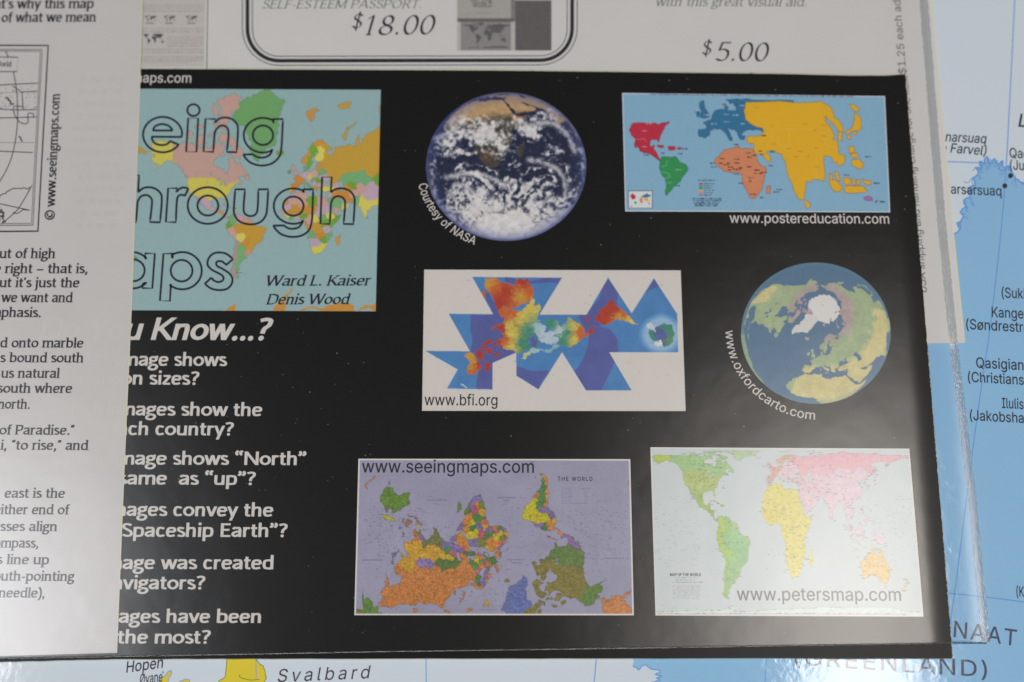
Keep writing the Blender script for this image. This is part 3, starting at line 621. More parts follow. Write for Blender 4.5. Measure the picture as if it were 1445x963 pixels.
fj = [(1478, 285), (1462, 262), (1452, 264), (1441, 258), (1433, 252), (1427, 243), (1424, 234), (1418, 238), (1415, 227), (1408, 232), (1404, 224), (1398, 231), (1393, 221), (1388, 231), (1382, 228), (1384, 238), (1377, 236), (1380, 247), (1372, 252), (1376, 262), (1366, 268), (1369, 279), (1360, 283), (1363, 292), (1355, 300), (1360, 306), (1350, 315), (1356, 322), (1347, 330), (1340, 342), (1200, 520), (1000, 800), (900, 905), (893, 927), (893, 940), (902, 946), (906, 940), (911, 938), (915, 942), (920, 945), (928, 945), (932, 949), (924, 952), (934, 954), (926, 957), (932, 960), (920, 963), (912, 968), (905, 985), (910, 1020), (900, 1080), (1000, 1400), (1900, 1400), (1900, 330), (1600, 300)]
fj2 = rough(fj, .16, 2, 4)
I = Ink(Z_MAP + D_INK); I.poly(fj2); I.build('blue_landmass', M_ice, wm)
I = Ink(Z_MAP + 2.2 * D_INK)
I.line(np.array(fj2)[:len(fj2) * 30 // len(fj)], 2.2); I.build('coastline', M_bline, wm); I = Ink(Z_MAP + 2.2 * D_INK)
I.line(np.array(fj2)[len(fj2) * 34 // len(fj):len(fj2) * 51 // len(fj)], 1.5)
I.build('coastline', M_bline, wm); I = Ink(Z_MAP + 2.8 * D_INK)
rng = random.Random(3)
for (x, y) in fj[3:27]:
    for k in range(2):
        a = rng.uniform(.3, 2.6); l = rng.uniform(6, 15); p = [(x, y)]
        for s in range(4): p.append((p[-1][0] + l / 4 * math.cos(a), p[-1][1] + l / 4 * math.sin(a))); a += rng.uniform(-.8, .8)
        I.line(p, 1.1)
I.build('fjord_lines', M_bline, wm)
for L, wd in (([(1434, -40), (1430, 40), (1424, 160), (1416, 290), (1400, 440), (1383, 560), (1370, 655), (1352, 800), (1338, 900)], 1.4), ([(1290, 227), (1340, 228.5), (1405, 231)], 1.3), ([(1290, 833), (1345, 838), (1400, 844), (1460, 852)], 1.4), ([(601, 900), (601.3, 950), (601.5, 1000)], 1.2), ([(842, 900), (841, 935), (838, 965), (833, 1000)], 1.3), ([(1083, 920), (1081, 940), (1077, 1000)], 1.0), ([(360.5, 905), (361, 930), (361.5, 958)], 1.0)):
    I = Ink(Z_MAP + 3.2 * D_INK); I.line(crom(L, 6), wd); I.build('graticule_line', M_bline, wm)
sv = [(322, 918), (320.5, 930), (319.5, 940), (318, 955), (309, 961), (306, 975), (372, 975), (373, 963), (376, 957), (374, 948), (371.5, 940), (363, 934), (360, 928), (360, 918)]
sv = [tuple(p) for p in rough(sv, .1, 2, 9)]
w2 = [tuple(p) for p in rough([(219, 972), (224, 961), (232, 955), (236, 949), (241, 946), (242.5, 950), (238, 957), (236, 964), (238, 975)], .12, 2, 10)]
w3 = [tuple(p) for p in rough([(249, 975), (251, 964), (257, 961), (262, 958.5), (268, 960), (266, 966), (268, 975)], .12, 2, 11)]
for k, p in enumerate((sv, w2, w3)):
    I = Ink(Z_MAP + D_INK); I.poly(p); o = I.build('yellow_island', M_yel, wm)
    I = Ink(Z_MAP + 2 * D_INK); I.line(p, 1.1, True); I.build('coastline', M_gline if k == 0 else M_bline, o)
I = Ink(Z_MAP + 2.4 * D_INK); I.line(crom([(338, 952), (339, 956), (346, 958.5), (354, 960), (366, 959)], 5), 1.1); I.build('coastline', M_gline, wm)
I = Ink(Z_MAP + 2.4 * D_INK); I.dot(230, 949, 1.6); I.build('islet', M_bline, wm)
def mtext(s, p0, p1, em, slant=0, sub=None, m=None, bold=0.011, track=1.0, pre=None):
    I = Ink(Z_MAP + 4.2 * D_INK); text(I, s, 'sans', p0, p1, em, sub, bold, track, slant, pre); I.build('place_name', m or M_mapink, wm)
mtext('Uummannarsuaq', (1334, 199.5), (1391, 202.5), 18, .2, 'narsuaq'); mtext('(Kap Farvel)', (1341, 215.5), (1391, 219.5), 18, .2, 'Farvel)')
for nm_, pre_, x_, y_, w_, em_ in (('Qaqortoq', 'Qa', 1424.7, 222.5, 18.5, 18.5), ('(Julianeh\u00e5b)', '(Ju', 1425.4, 239.5, 19.8, 18.5), ('(Sukkertoppen)', '(Suk', 1413.6, 420, 30.5, 19.5), ('Kangerlussuaq', 'Kange', 1399.5, 447.5, 45, 19.5),
        ('(S\u00f8ndrestr\u00f8mfjord)', '(S\u00f8ndrestr', 1363.5, 464.5, 80.5, 19.5), ('Qasigiannguit', 'Qasigian', 1377.6, 519, 67, 20), ('(Christiansh\u00e5b)', '(Christians', 1366, 539, 79, 19.5), ('Ilulissat', 'Ilulis', 1414, 576, 30.5, 19.5), ('(Jakobshavn)', '(Jakobsha', 1368.8, 593, 76, 19.5), ('(Kullorsuaq)', '(K', 1434.5, 842, 11, 20)):
    mtext(nm_, (x_, y_), (x_ + w_, y_ + w_ * .055), em_, pre=pre_)
mtext('L', (1437, 179), (1449, 179.6), 25, .2); mtext('Narsarsuaq', (1342, 273.5), (1413.5, 276.5), 18.5, 0, 'arsarsuaq')
mtext('NUNAAT', (1345.5, 899), (1434, 912), 31, 0, 'NAAT', M_mapgrey, .006, 1.1)
mtext('(GREENLAND)', (1121, 938), (1393, 956), 31, 0, None, M_mapgrey, .004, 1.1)
mtext('Hopen', (178, 949.5), (229.5, 942.5), 21, .2); mtext('Svalbard', (391, 963), (520, 957.5), 25, .2, None, None, .0, 1.25); mtext('\u00d8yane', (197, 966), (229, 962), 19, .2)
for x, y in ((1426, 248.3), (1418, 262.6)):
    I = Ink(Z_MAP + 4.2 * D_INK); I.dot(x, y, 3.6); I.build('town_dot', M_mapink, wm)
settle(wm)

# ================================================================== the white order form behind the black card
fm = thing('order_form', 'white price sheet with a rounded triple border, partly behind the black card', 'leaflet'); at_base(fm, 1000, 60)
sheet('form_sheet', [(-300, -260), (1300, -260), (1315, 0), (1343, 300), (1362, 484), (1100, 488), (-300, 500)], Z_FORM, .00012, M_form, M_edge, fm, sub=1)
def ftext(name, s, style, p0, p1, em, m, sub=None, **k):
    I = Ink(Z_FORM + D_INK); text(I, s, style, p0, p1, em, sub, **k); return I.build(name, m, fm)
ftext('caption_text', 'SELF-ESTEEM PASSPORT.', 'italic', (370, 12.3), (594, 11.8), 17.5, M_grey_ink)
I = Ink(Z_FORM + D_INK); text(I, '$', 'italic', (496, 41), (513, 40.8), 32); text(I, '18.00', 'italic', (516, 50), (614.5, 49.2), 41.5); I.build('price_text', M_ink, fm)
I = Ink(Z_FORM + D_INK); text(I, '$', 'italic', (990.5, 78), (1006, 78), 30); text(I, '5.00', 'italic', (1009, 86.5), (1086, 87.3), 40); I.build('price_text', M_ink, fm)
ftext('caption_text', 'with this great visual aid.', 'italic', (926.5, 8.8), (1138, 9.2), 19, M_grey_ink)
ftext('shipping_text', '$1.25 each additional', 'sans', (1279, 104.5), (1266, -52), 14.5, M_mid_ink)
ftext('shipping_text', 'USA shipping and handling charge for one item', 'sans', (1308, 413), (1281, 108), 14.5, M_mid_ink)
I = Ink(Z_FORM + D_INK)
for dlt, wd in ((0, 1.1), (7.2, 5.2), (14.2, 1.1)):
    x0, x1, y1, r = 342 + dlt, 814.5 - dlt, 92.5 - dlt * .9, 52 - dlt
    pts = [(x0 - .5, -150)] + [(x0, y1 - r)] + list(arc(x0 + r, y1 - r, r, r, 180, 90, 14)) + list(arc(x1 - r, y1 - .7 - r, r, r, 90, 0, 14)) + [(x1 + .3, -150)]
    I.line(pts, wd)
I.build('triple_border', M_ink, fm)
I = Ink(Z_FORM + D_INK); I.line([(296.5, -200), (291.5, 110)], 1.2); I.build('column_rule', M_grey_ink, fm)
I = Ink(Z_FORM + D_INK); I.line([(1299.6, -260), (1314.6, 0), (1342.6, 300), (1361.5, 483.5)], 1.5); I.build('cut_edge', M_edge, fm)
# little pictures of the offered maps
cv = Canvas(643, -60, 780, 74, (172, 168, 165))
cv.rect(640, -60, 721, 27, (158, 155, 152)); cv.rect(721, -60, 727, 29, (120, 118, 116)); cv.rect(645, 26.5, 726, 31, (96, 94, 92))
cv.rect(650, 31, 721, 72, (132, 130, 129)); cv.rect(727, 1, 778, 72, (92, 89, 88))
lon = (cv.X - 685) / 66 * 360 - 5; lat = np.clip((52 - cv.Y) / 40 * 180 - 6, -89, 89)
mm = (country(lon, lat) > 0) & (cv.X > 652) & (cv.X < 720) & (cv.Y > 31.5) & (cv.Y < 68); cv.im[mm] = (88, 86, 88)
cv.words(661, 703, 18.8, 1.0, (110, 106, 104), 3, .6); cv.words(676, 692, 13.2, .9, (110, 106, 104), 4, .5)
cv.grain(9)
picture('leaflet_picture', cv, [(645, -58), (778.5, -58), (778.5, 71.5), (645, 71.5)], Z_FORM + D_INK, M_pic, fm)
I = Ink(Z_FORM + 2 * D_INK); text(I, 'OF THE', 'sans', (665, 3), (695, 3.2), 9.5, None, .02); text(I, 'WORLD', 'sans', (667, 10.3), (694, 10.5), 9.5, None, .02); I.build('title_text', M_grey_ink, fm)
cv = Canvas(190, -40, 292, 96, (182, 177, 173))
for y, a in ((-5, 0), (8, 1), (12, 1), (16, 1), (41, 1), (45, 1), (53, 2), (57, 2), (61, 2), (65, 2), (70, 1), (74, 1), (81, 1), (85, 1), (88, 0)):
    cv.words(192 if a < 2 else 236, 287 - (0 if a else 18), y, 2.6 if a else 1.4, (140, 137, 136), int(y) + 60, .5)
for cx in (212, 239, 270):
    lon = (cv.X - cx) / 19 * 360; lat = np.clip((27.5 - cv.Y) / 12 * 180, -89, 89); mm = (country(np.clip(lon, -179, 179), lat) > 0) & (abs(cv.X - cx) < 9.4) & (abs(cv.Y - 27) < 5)
    cv.im[mm] = (78, 76, 82); cv.line([(cx - 6, 33), (cx + 5, 33)], (96, 94, 96), 1.1)
lon = (cv.X - 216) / 36 * 360; lat = np.clip((56 - cv.Y) / 24 * 180, -89, 89); mm = (country(np.clip(lon, -179, 179), lat) > 0) & (abs(cv.X - 216) < 15) & (abs(cv.Y - 56) < 8); cv.im[mm] = (70, 68, 76)
cv.grain(5)
picture('thumbnail_column', cv, [(190, -38), (291, -38), (288, 94.5), (186, 94.5)], Z_FORM + D_INK, M_pic, fm)
settle(fm)

# ================================================================== the black card with its printed pictures
bc = thing('picture_card', 'glossy black card printed with six colour world maps and globes and white question lines', 'postcard'); at_base(bc, 760, 520)
zi = Z_CARD + D_INK
card = [(-330, 93.5), (200, 97), (700, 99.3), (1100, 104), (1200, 106.5), (1250, 106.5), (1278, 104.5), (1287, 220), (1302, 400), (1318, 600), (1333, 780), (1344.5, 929.5), (900, 929.5), (400, 930), (160, 930.5), (0, 934.5), (-360, 941)]
sheet('card_sheet', card, Z_CARD, .00022, M_black, M_edge, bc, sub=14, rag=.28, seed=6)
# worn pale rims where the black print is rubbed off
I = Ink(zi); rng = random.Random(8)
def rim(p, q, n, wd):
    for k in range(n):
        t = rng.random(); l = rng.uniform(.001, .008); a = np.array(p) + (np.array(q) - p) * t; b = np.array(p) + (np.array(q) - p) * min(1, t + l); I.line([a, b], wd * rng.uniform(.5, 1.2))
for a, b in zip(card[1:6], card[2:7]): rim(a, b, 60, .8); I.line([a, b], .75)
for a, b in zip(card[6:11], card[7:12]): rim((a[0] - .3, a[1]), (b[0] - .3, b[1]), 90, .95)
I.build('worn_rim', M_edge, bc)
I = Ink(zi, 5e-7)
for k in range(250):
    x, y = (rng.uniform(215, 1290), rng.uniform(105, 900)) if k < 210 else (rng.uniform(215, 520), rng.uniform(440, 720)); I.dot(x, y, rng.choice([.35, .45, .5, .6, .8]), 6)
I.build('speck', mat('speck_ink', tuple(ink((132, 128, 122)))), bc)['kind'] = 'stuff'

def ctext(name, s, style, p0, p1, em, m=M_white_ink, sub=None, parent=bc, dz=1.0, **k):
    I = Ink(Z_CARD + D_INK * dz); text(I, s, style, p0, p1, em, sub, **k); return I.build(name, m, parent)
Q = [("Do You Know...?", 'Know...?', (212.5, 480), (384.5, 480.3), 46, 'gill_italic'),
     ("Which image shows", 'age shows', (195, 516.4), (320.3, 517.0), 27.5, 'gill'), ("population sizes?", 'n sizes?', (187, 542.9), (280.5, 543.4), 27.5, 'gill'),
     ("Which images show the", 'ages show the', (191, 586.6), (369.7, 587.6), 27.5, 'gill'), ("size of each country?", 'ch country?', (180.5, 614.2), (329.3, 614.9), 27.5, 'gill'),
     ("Which image shows \u201cNorth\u201d", 'age shows \u201cNorth\u201d', (190, 656), (431.8, 656.7), 27.5, 'gill'), ("as the same  as \u201cup\u201d?", 'ame  as \u201cup\u201d?', (178.5, 683.9), (360.3, 684.8), 27.5, 'gill'),
     ("Which images convey the", 'ages convey the', (178, 728.3), (385.4, 729.3), 28, 'gill'), ("idea of \u201cSpaceship Earth\u201d?", 'Spaceship Earth\u201d?', (171.5, 757.8), (405.3, 758.2), 28, 'gill'),
     ("Which image was created", 'age was created', (172.5, 803.4), (385.5, 803.7), 28, 'gill'), ("for navigators?", 'vigators?', (172.5, 831.8), (289, 832), 28, 'gill'),
     ("Which images have been", 'ages have been', (167, 879.2), (368, 879.4), 28, 'gill'), ("seen the most?", 'the most?', (165.5, 908.4), (296.7, 908.6), 28, 'gill')]
for k, (s, sub, p0, p1, em, st) in enumerate(Q):
    ctext('heading_text' if k == 0 else 'question_text', s, st, p0, p1, em, M_white_ink, sub)
ctext('web_address', 'www.seeingmaps.com', 'sans', (201.5, 116.5), (269.5, 117), 18.5, M_white_ink, 'aps.com')

# ---- picture 1: the book cover
cv = Canvas(-70, 120, 545, 445, (140, 168, 170))
lon = (cv.X - 211) / 1.236 - 168 + (cv.Y - 280) * (cv.X - 520) * 2.2e-5; mer = 1.317 - (cv.Y - 229) / 66.3
lat = np.degrees(2 * np.arctan(np.exp(mer)) - math.pi / 2)
pal = palette((140, 168, 170), dict(canada=(184, 150, 140), usa=(194, 184, 82), alaska=(194, 184, 82), greenland=(106, 156, 98), mexico=(180, 155, 170), centralamerica=(190, 142, 70), brazil=(186, 144, 48), argentina=(112, 164, 110), bolivia=(198, 190, 92), chile=(170, 140, 135), peru=(188, 152, 142), colombia=(112, 164, 110), venezuela=(190, 150, 160), ecuador=(110, 150, 40), paraguay=(186, 134, 52), uruguay=(196, 140, 110), guyana=(190, 145, 130), russia=(184, 148, 52), kazakhstan=(112, 164, 112), china=(180, 156, 172), mongolia=(110, 152, 50), india=(200, 190, 88), iran=(190, 130, 50), arabia=(112, 164, 112), pakistan=(112, 164, 112), turkey=(204, 192, 80), finland=(206, 196, 90), sweden=(112, 158, 46), norway=(194, 140, 60), iceland=(112, 152, 50), britain=(188, 150, 145), ireland=(110, 140, 60), france=(190, 130, 55), spain=(190, 130, 55), germany=(180, 156, 172), poland=(190, 154, 146), ukraine=(178, 156, 170), southafrica=(200, 190, 76), namibia=(176, 156, 172), botswana=(176, 156, 172), angola=(112, 160, 112), congo=(184, 144, 48), libya=(112, 156, 40), algeria=(190, 152, 140), niger=(186, 136, 56), chad=(186, 136, 56), sudan=(178, 156, 172), egypt=(190, 150, 140), mali=(186, 140, 52), mauritania=(178, 158, 172), ethiopia=(202, 192, 84), somalia=(110, 150, 44), tanzania=(178, 156, 172), zambia=(190, 130, 50), mozambique=(112, 160, 110), zimbabwe=(112, 152, 44), madagascar=(190, 142, 54), svalbard=(188, 140, 66), antarctica=(190, 140, 50), kenya=(112, 156, 60), afghan=(190, 152, 142), novaya=(188, 140, 66)), [(190, 152, 142), (200, 190, 86), (112, 160, 110), (180, 156, 172), (188, 138, 56), (112, 152, 50)])
lat = np.clip(lat + (fbm(cv.X, cv.Y, .5, 4, 2) - .5) * 1.6 * np.cos(np.radians(lat)), -89, 89); Ic = country(lon + (fbm(cv.X, cv.Y, .5, 3, 2) - .5) * 2.2, lat); Ic = np.where(lat < -60, 0, Ic); cv.im[:] = pal[Ic]
e = coast_edge(Ic); cv.im[e] = cv.im[e] * .8; e = border_edge(Ic); cv.im[e] = cv.im[e] * .9
for p in ([(384, 440), (392, 428), (398, 422), (404, 430), (405, 442)], [(398, 424), (402, 416), (410, 410), (416, 404), (412, 412), (404, 420)], [(318, 441), (326, 432), (332, 428), (330, 441)], [(420, 441), (440, 432), (470, 430), (500, 433), (502, 441)], [(504, 441), (516, 430), (534, 426), (540, 441)]):
    cv.poly(p, (186, 134, 56), .2, 2, 5)
cv.words(333, 342, 385, 1.2, (60, 64, 60), 2, .8); cv.grain(5, weave=1.5)
bk = picture('book_cover_picture', cv, [(-45, 124.5), (537.3, 127), (530.2, 439.6), (-62, 437)], zi, M_pic, bc)
c1 = lambda L, ox, oy, s=6.02: [(ox + p[0] / s, oy + p[1] / s) + tuple(p[2:]) for p in L]
a_ = lambda cx, cy, rx, ry, t0, t1, n=16: [tuple(q) for q in arc(cx, cy, rx, ry, t0, t1, n)]
def C_(*L): return [tuple(p) + (1,) for p in L]
glyph_lines = [
 (180, 120, C_((436, 510)) + a_(298, 423, 166, 150, 52, 352, 26) + C_((460, 443), (205, 441)) + [(212, 470), (238, 500), (290, 512), (335, 503)] + C_((364, 478))),
 (180, 120, C_((214, 388)) + [(232, 355), (265, 338), (300, 334), (340, 344), (368, 365)] + C_((383, 388))),
 (180, 120, a_(560, 215, 52, 50, 0, 345, 20)), (180, 120, C_((515, 283), (600, 283), (585, 570), (498, 568))),
 (180, 120, C_((662, 289), (746, 290), (741, 324)) + [(775, 290), (825, 278), (885, 290), (925, 328), (938, 385)] + C_((926, 572), (843, 570)) + [(858, 425), (848, 368), (812, 346), (775, 356), (745, 395), (737, 440)] + C_((728, 570), (645, 567))),
 (340, 120, a_(187, 428, 86, 82, 0, 345, 22)),
 (340, 120, C_((264, 545)) + a_(186, 428, 162, 147, 62, 304, 22) + C_((275, 326), (271, 291), (356, 291)) + [(350, 430), (344, 530), (328, 605), (268, 665), (180, 686), (95, 668), (45, 630)] + C_((19, 592), (100, 590)) + [(135, 612), (180, 619), (230, 605), (258, 575)]),
 (180, 240, C_((10, 45), (97, 45), (90, 192)) + [(125, 160), (175, 147), (235, 160), (280, 200), (291, 260)] + C_((276, 445), (190, 444)) + [(207, 290), (200, 240), (160, 214), (115, 225), (88, 265), (83, 300)] + C_((72, 445), (-13, 444))),
 (180, 240, C_((345, 156), (421, 156), (413, 190)) + [(440, 162), (475, 150)] + C_((516, 158), (488, 219)) + [(455, 212), (428, 228), (418, 275)] + C_((410, 445), (325, 443))),
 (180, 240, a_(681, 303, 170, 155, 0, 350, 28)), (180, 240, a_(682, 303, 88, 85, 0, 345, 22)),
 (180, 240, C_((915, 165), (998, 165)) + [(986, 310), (995, 370), (1042, 393), (1090, 375), (1106, 315)] + C_((1111, 165), (1195, 165)) + [(1187, 300), (1175, 385), (1125, 445), (1040, 463), (955, 440), (908, 380), (904, 310)]),
 (340, 240, a_(445, 308, 87, 81, 0, 345, 22)),
 (340, 240, C_((523, 430)) + a_(445, 308, 166, 150, 61, 302, 22) + C_((530, 194), (530, 165), (613, 165)) + [(608, 330), (601, 440), (575, 515), (520, 556), (440, 570), (355, 553), (305, 516)] + C_((272, 474), (365, 472)) + [(398, 494), (440, 501), (490, 488), (517, 455)]),
 (340, 240, C_((690, 61), (772, 61), (763, 192)) + [(800, 166), (850, 157), (910, 170), (953, 212), (966, 270)] + C_((955, 461), (872, 459)) + [(885, 300), (876, 248), (835, 224), (790, 236), (766, 280), (763, 310)] + C_((755, 459), (675, 458))),
 (180, 320, a_(48, 372, 97, 92, 0, 345, 22)),
 (180, 320, C_((150, 270)) + a_(48, 372, 150, 153, -42, -317, 24) + C_((130, 487), (125, 522), (210, 525), (232, 229), (150, 228))),
 (180, 320, a_(459, 375, 92, 91, 0, 345, 22)),
 (180, 320, C_((380, 270)) + a_(465, 375, 165, 158, -122, 128, 24) + C_((368, 490), (360, 632), (275, 630), (305, 230), (390, 230))),
 (180, 320, C_((895, 276), (838, 326)) + [(805, 298), (770, 294), (752, 312), (765, 338), (800, 356), (862, 396), (890, 440), (882, 492), (842, 530), (780, 540), (710, 526)] + C_((656, 487), (710, 435)) + [(740, 462), (780, 471), (812, 452), (812, 425), (785, 403), (715, 366), (680, 325), (688, 272), (725, 232), (780, 220), (840, 232)]),
]
I = Ink(zi + D_INK, 3e-7)
for ox, oy, L in glyph_lines:
    I.line(crom(c1(L, ox, oy), 4, True), 3.0, True)
I.build('title_lettering', M_dark_ink, bk)
I = Ink(zi + D_INK); text(I, 'Ward L. Kaiser', 'italic_bold', (376, 403.8), (525, 403.2), 21.5); text(I, 'Denis Wood', 'italic_bold', (375, 430), (495, 429.5), 21.5); I.build('author_lettering', M_dark_ink, bk)

# ---- picture 2: the earth from space
cv = Canvas(598, 126, 832, 345, (24, 32, 60))
ex, ey, erx, ery = 714.3, 235.5, 113.2, 104.8
u = (cv.X - ex) / erx; v = -(cv.Y - ey) / ery; rr = np.sqrt(u * u + v * v); zz = np.sqrt(np.clip(1 - rr * rr, 0.0004, 1))
la0, lo0 = math.radians(-33), math.radians(36)
lat = np.degrees(np.arcsin(np.clip(zz * math.sin(la0) + v * math.cos(la0), -1, 1))); lon = 36 + np.degrees(np.arctan2(u, zz * math.cos(la0) - v * math.sin(la0)))
lon = (lon + 180) % 360 - 180
Ie = country(lon, lat); land = Ie > 0
n1 = fbm(cv.X, cv.Y, .09, 21, 4)
des = np.clip((lat - 6 + (n1 - .5) * 16) / 10, 0, 1)[..., None]
lc = np.array([62, 60, 54]) * (1 - des) + np.array([176, 144, 104]) * des
sw = np.clip(1 - np.hypot((lon - 20) / 9, (lat + 24) / 7), 0, 1)[..., None]; sw = sw * np.clip(n1[..., None] * 2.4 - .5, 0, 1); lc = lc * (1 - sw) + np.array([134, 88, 60]) * sw
so = np.clip(1 - np.hypot((lon - 44) / 7, (lat - 8) / 6), 0, 1)[..., None]; lc = lc * (1 - so) + np.array([178, 112, 70]) * so
cv.im[land] = lc[land]
ant = (lat < -70 + (n1 - .5) * 12); cv.im[ant] = (206, 203, 204)
wx = cv.X + 42 * (fbm(cv.X, cv.Y, .024, 31, 3) - .5) + 14 * (fbm(cv.X, cv.Y, .08, 33, 2) - .5); wy = cv.Y + 42 * (fbm(cv.X, cv.Y, .024, 32, 3) - .5) + 14 * (fbm(cv.X, cv.Y, .08, 34, 2) - .5)
def swirl(wx, wy, cx, cy, r, k):
    dx, dy = wx - cx, wy - cy; d = np.hypot(dx, dy); t = k * np.exp(-(d / r) ** 2); return cx + dx * np.cos(t) - dy * np.sin(t), cy + dx * np.sin(t) + dy * np.cos(t)
wx, wy = swirl(wx, wy, 650, 282, 34, 2.6); wx, wy = swirl(wx, wy, 775, 272, 32, -2.4); wx, wy = swirl(wx, wy, 745, 292, 24, 2.2); wx, wy = swirl(wx, wy, 690, 265, 30, 2.0)
f = fbm(wx * .8, wy * 1.25, .055, 41, 6, .58); f2 = fbm(cv.X, cv.Y, .22, 42, 4, .6)
den = np.full(f.shape, .045)
den += .20 * np.exp(-((cv.X - 700) / 46) ** 2 - ((cv.Y - 192) / 26) ** 2) + .15 * np.exp(-((cv.Y - 296) / 24) ** 2) + .10 * np.exp(-((cv.X - 720) / 46) ** 2 - ((cv.Y - 262) / 20) ** 2)
den -= .26 * np.exp(-((cv.X - 690) / 62) ** 2 - ((cv.Y - 148) / 14) ** 2) + .10 * np.exp(-((cv.X - 768) / 34) ** 2 - ((cv.Y - 215) / 26) ** 2) + .16 * np.exp(-((cv.X - 678) / 13) ** 2 - ((cv.Y - 229) / 9) ** 2)
cl = np.clip((f * .62 + f2 * .38 + den - .55) / .15, 0, 1) ** .9
cl = np.maximum(cl, np.clip((cv.Y - 308 - (f - .5) * 90 - (f2 - .5) * 20) / 10, 0, 1))
for L, wd in (([(746, 226), (768, 229), (788, 242), (798, 262), (796, 282)], 4.5), ([(630, 250), (660, 246), (690, 250), (712, 262)], 5), ([(748, 178), (778, 174), (800, 190), (812, 215)], 5), ([(618, 196), (632, 188), (648, 180)], 3), ([(640, 262), (656, 262), (668, 274), (676, 292)], 4)):
    P = crom(L, 10); d = np.full(cl.shape, 99.)
    for p in P: d = np.minimum(d, np.hypot(cv.X - p[0], cv.Y - p[1]))
    cl = np.maximum(cl, np.clip(1.1 - d / wd - (f2 - .5) * 2.0, 0, 1) * .92)
cc = np.array([204, 200, 200.]) + (f2[..., None] - .5) * 70; cv.im = cv.im * (1 - cl[..., None] * .95) + cc * cl[..., None] * .95
cv.im += ((f2 - .5) * 34)[..., None] * (1 - cl[..., None])
h = np.clip((rr - .80) / .20, 0, 1)[..., None] ** 1.6; cv.im = cv.im * (1 - h * .62) + np.array([78, 88, 150.]) * h * .62
h = np.clip((rr - .955) / .045, 0, 1)[..., None]; cv.im = cv.im * (1 - h * .5) + np.array([40, 48, 96.]) * h * .5
cv.grain(5)
er = disc_picture('earth_picture', cv, ex, ey, erx, ery, zi, M_pic, bc)
I = Ink(zi + D_INK); arc_text(I, 'Courtesy of NASA', ex, ey, 126.5, 167.5, 110.5, 17.5); I.build('credit_lettering', M_white_ink, er)

# ---- picture 3: countries drawn by population
cv = Canvas(872, 128, 1262, 305, (128, 168, 192))
A = lambda L: [(880 + x / 5.665, 130 + y / 5.665) for x, y in L]
B = lambda L: [(1060 + x / 5.665, 130 + y / 5.665) for x, y in L]
for k in range(0, 400, 3): cv.line([(875 + k, 128), (875 + k, 305)], (118, 158, 186), .5, .5)
for k in range(0, 180, 3): cv.line([(872, 130 + k), (1262, 130 + k)], (118, 158, 186), .5, .5)
red, grn, blu, yel, org, pur = (176, 36, 62), (42, 136, 78), (42, 108, 146), (216, 164, 28), (196, 126, 90), (150, 104, 160)
cv.poly(A([(70, 250), (255, 248), (285, 262), (305, 246), (345, 246), (350, 236), (368, 240), (335, 268), (320, 300), (305, 330), (290, 365), (280, 405), (268, 385), (240, 378), (212, 395), (208, 425), (225, 440), (240, 420), (245, 425), (240, 455), (265, 490), (295, 540), (288, 550), (250, 525), (205, 495), (160, 488), (130, 475), (110, 400), (105, 385), (106, 445), (92, 448), (92, 375), (60, 340), (45, 310), (58, 270)]), red, amp=.10, depth=2, edge=(110, 40, 60))
for p in ([(265, 425), (320, 430), (318, 445), (275, 440)], [(355, 435), (415, 438), (412, 460), (360, 465)], [(430, 445), (465, 446), (462, 458), (435, 460)]): cv.poly(A(p), red, amp=.10, depth=2, edge=(110, 40, 60))
cv.poly(A([(290, 545), (310, 515), (410, 515), (440, 545), (450, 565), (500, 585), (515, 610), (505, 640), (470, 680), (450, 720), (400, 755), (380, 790), (345, 828), (335, 820), (332, 690), (300, 650), (285, 605), (290, 590)]), grn, amp=.10, depth=2, edge=(30, 90, 60))
cv.poly(A([(635, 242), (690, 225), (705, 215), (720, 165), (735, 148), (800, 140), (830, 150), (900, 152), (905, 55), (935, 60), (1133, 66)]) + B([(340, 68), (340, 80), (-90, 80)]) + A([(975, 90), (972, 220), (1030, 262), (1060, 280)]) + B([(70, 285), (110, 300), (90, 345), (95, 320), (40, 300), (-30, 305), (-62, 320), (-80, 345)]) + A([(970, 350), (965, 380), (930, 378), (910, 330), (880, 300), (830, 290), (870, 370), (870, 390), (850, 388), (800, 315), (770, 295), (740, 300), (725, 290), (690, 310), (690, 345), (655, 370), (600, 355), (595, 300), (660, 295), (665, 275)]), blu, amp=.10, depth=2, edge=(40, 80, 110))
for p in ([(630, 68), (645, 75), (650, 130), (670, 160), (688, 185), (680, 205), (615, 206), (610, 180), (625, 160), (605, 110), (608, 85)], [(585, 160), (605, 165), (605, 200), (585, 195)], [(805, 120), (825, 110), (838, 125), (828, 145), (810, 140)], [(840, 65), (905, 55), (905, 100), (890, 115), (875, 85), (850, 95)]): cv.poly(A(p), blu, amp=.10, depth=2, edge=(40, 80, 110))
cv.poly(A([(975, 82)]) + B([(500, 82), (540, 73), (590, 95), (640, 130), (662, 180), (660, 205), (700, 225), (730, 270), (738, 315), (715, 325), (680, 290), (640, 240), (600, 200), (585, 215), (600, 240), (630, 270), (650, 320), (668, 345), (652, 375), (690, 395), (700, 440), (705, 495), (750, 510), (750, 560), (720, 595), (690, 590), (685, 560), (655, 560), (650, 530), (630, 515), (585, 508), (582, 715), (540, 705), (500, 695), (480, 715), (440, 715), (435, 790), (425, 850), (395, 865), (370, 845), (340, 790), (310, 700), (280, 590), (260, 540), (245, 495), (205, 490), (170, 465), (130, 475), (120, 490), (150, 510), (152, 560), (130, 555), (90, 500)]) + A([(1045, 490), (1040, 412), (988, 408), (985, 360), (1060, 355), (1095, 345), (1120, 320), (1115, 290), (1060, 280), (1030, 262), (972, 220)]), yel, amp=.10, depth=2, edge=(120, 95, 40))
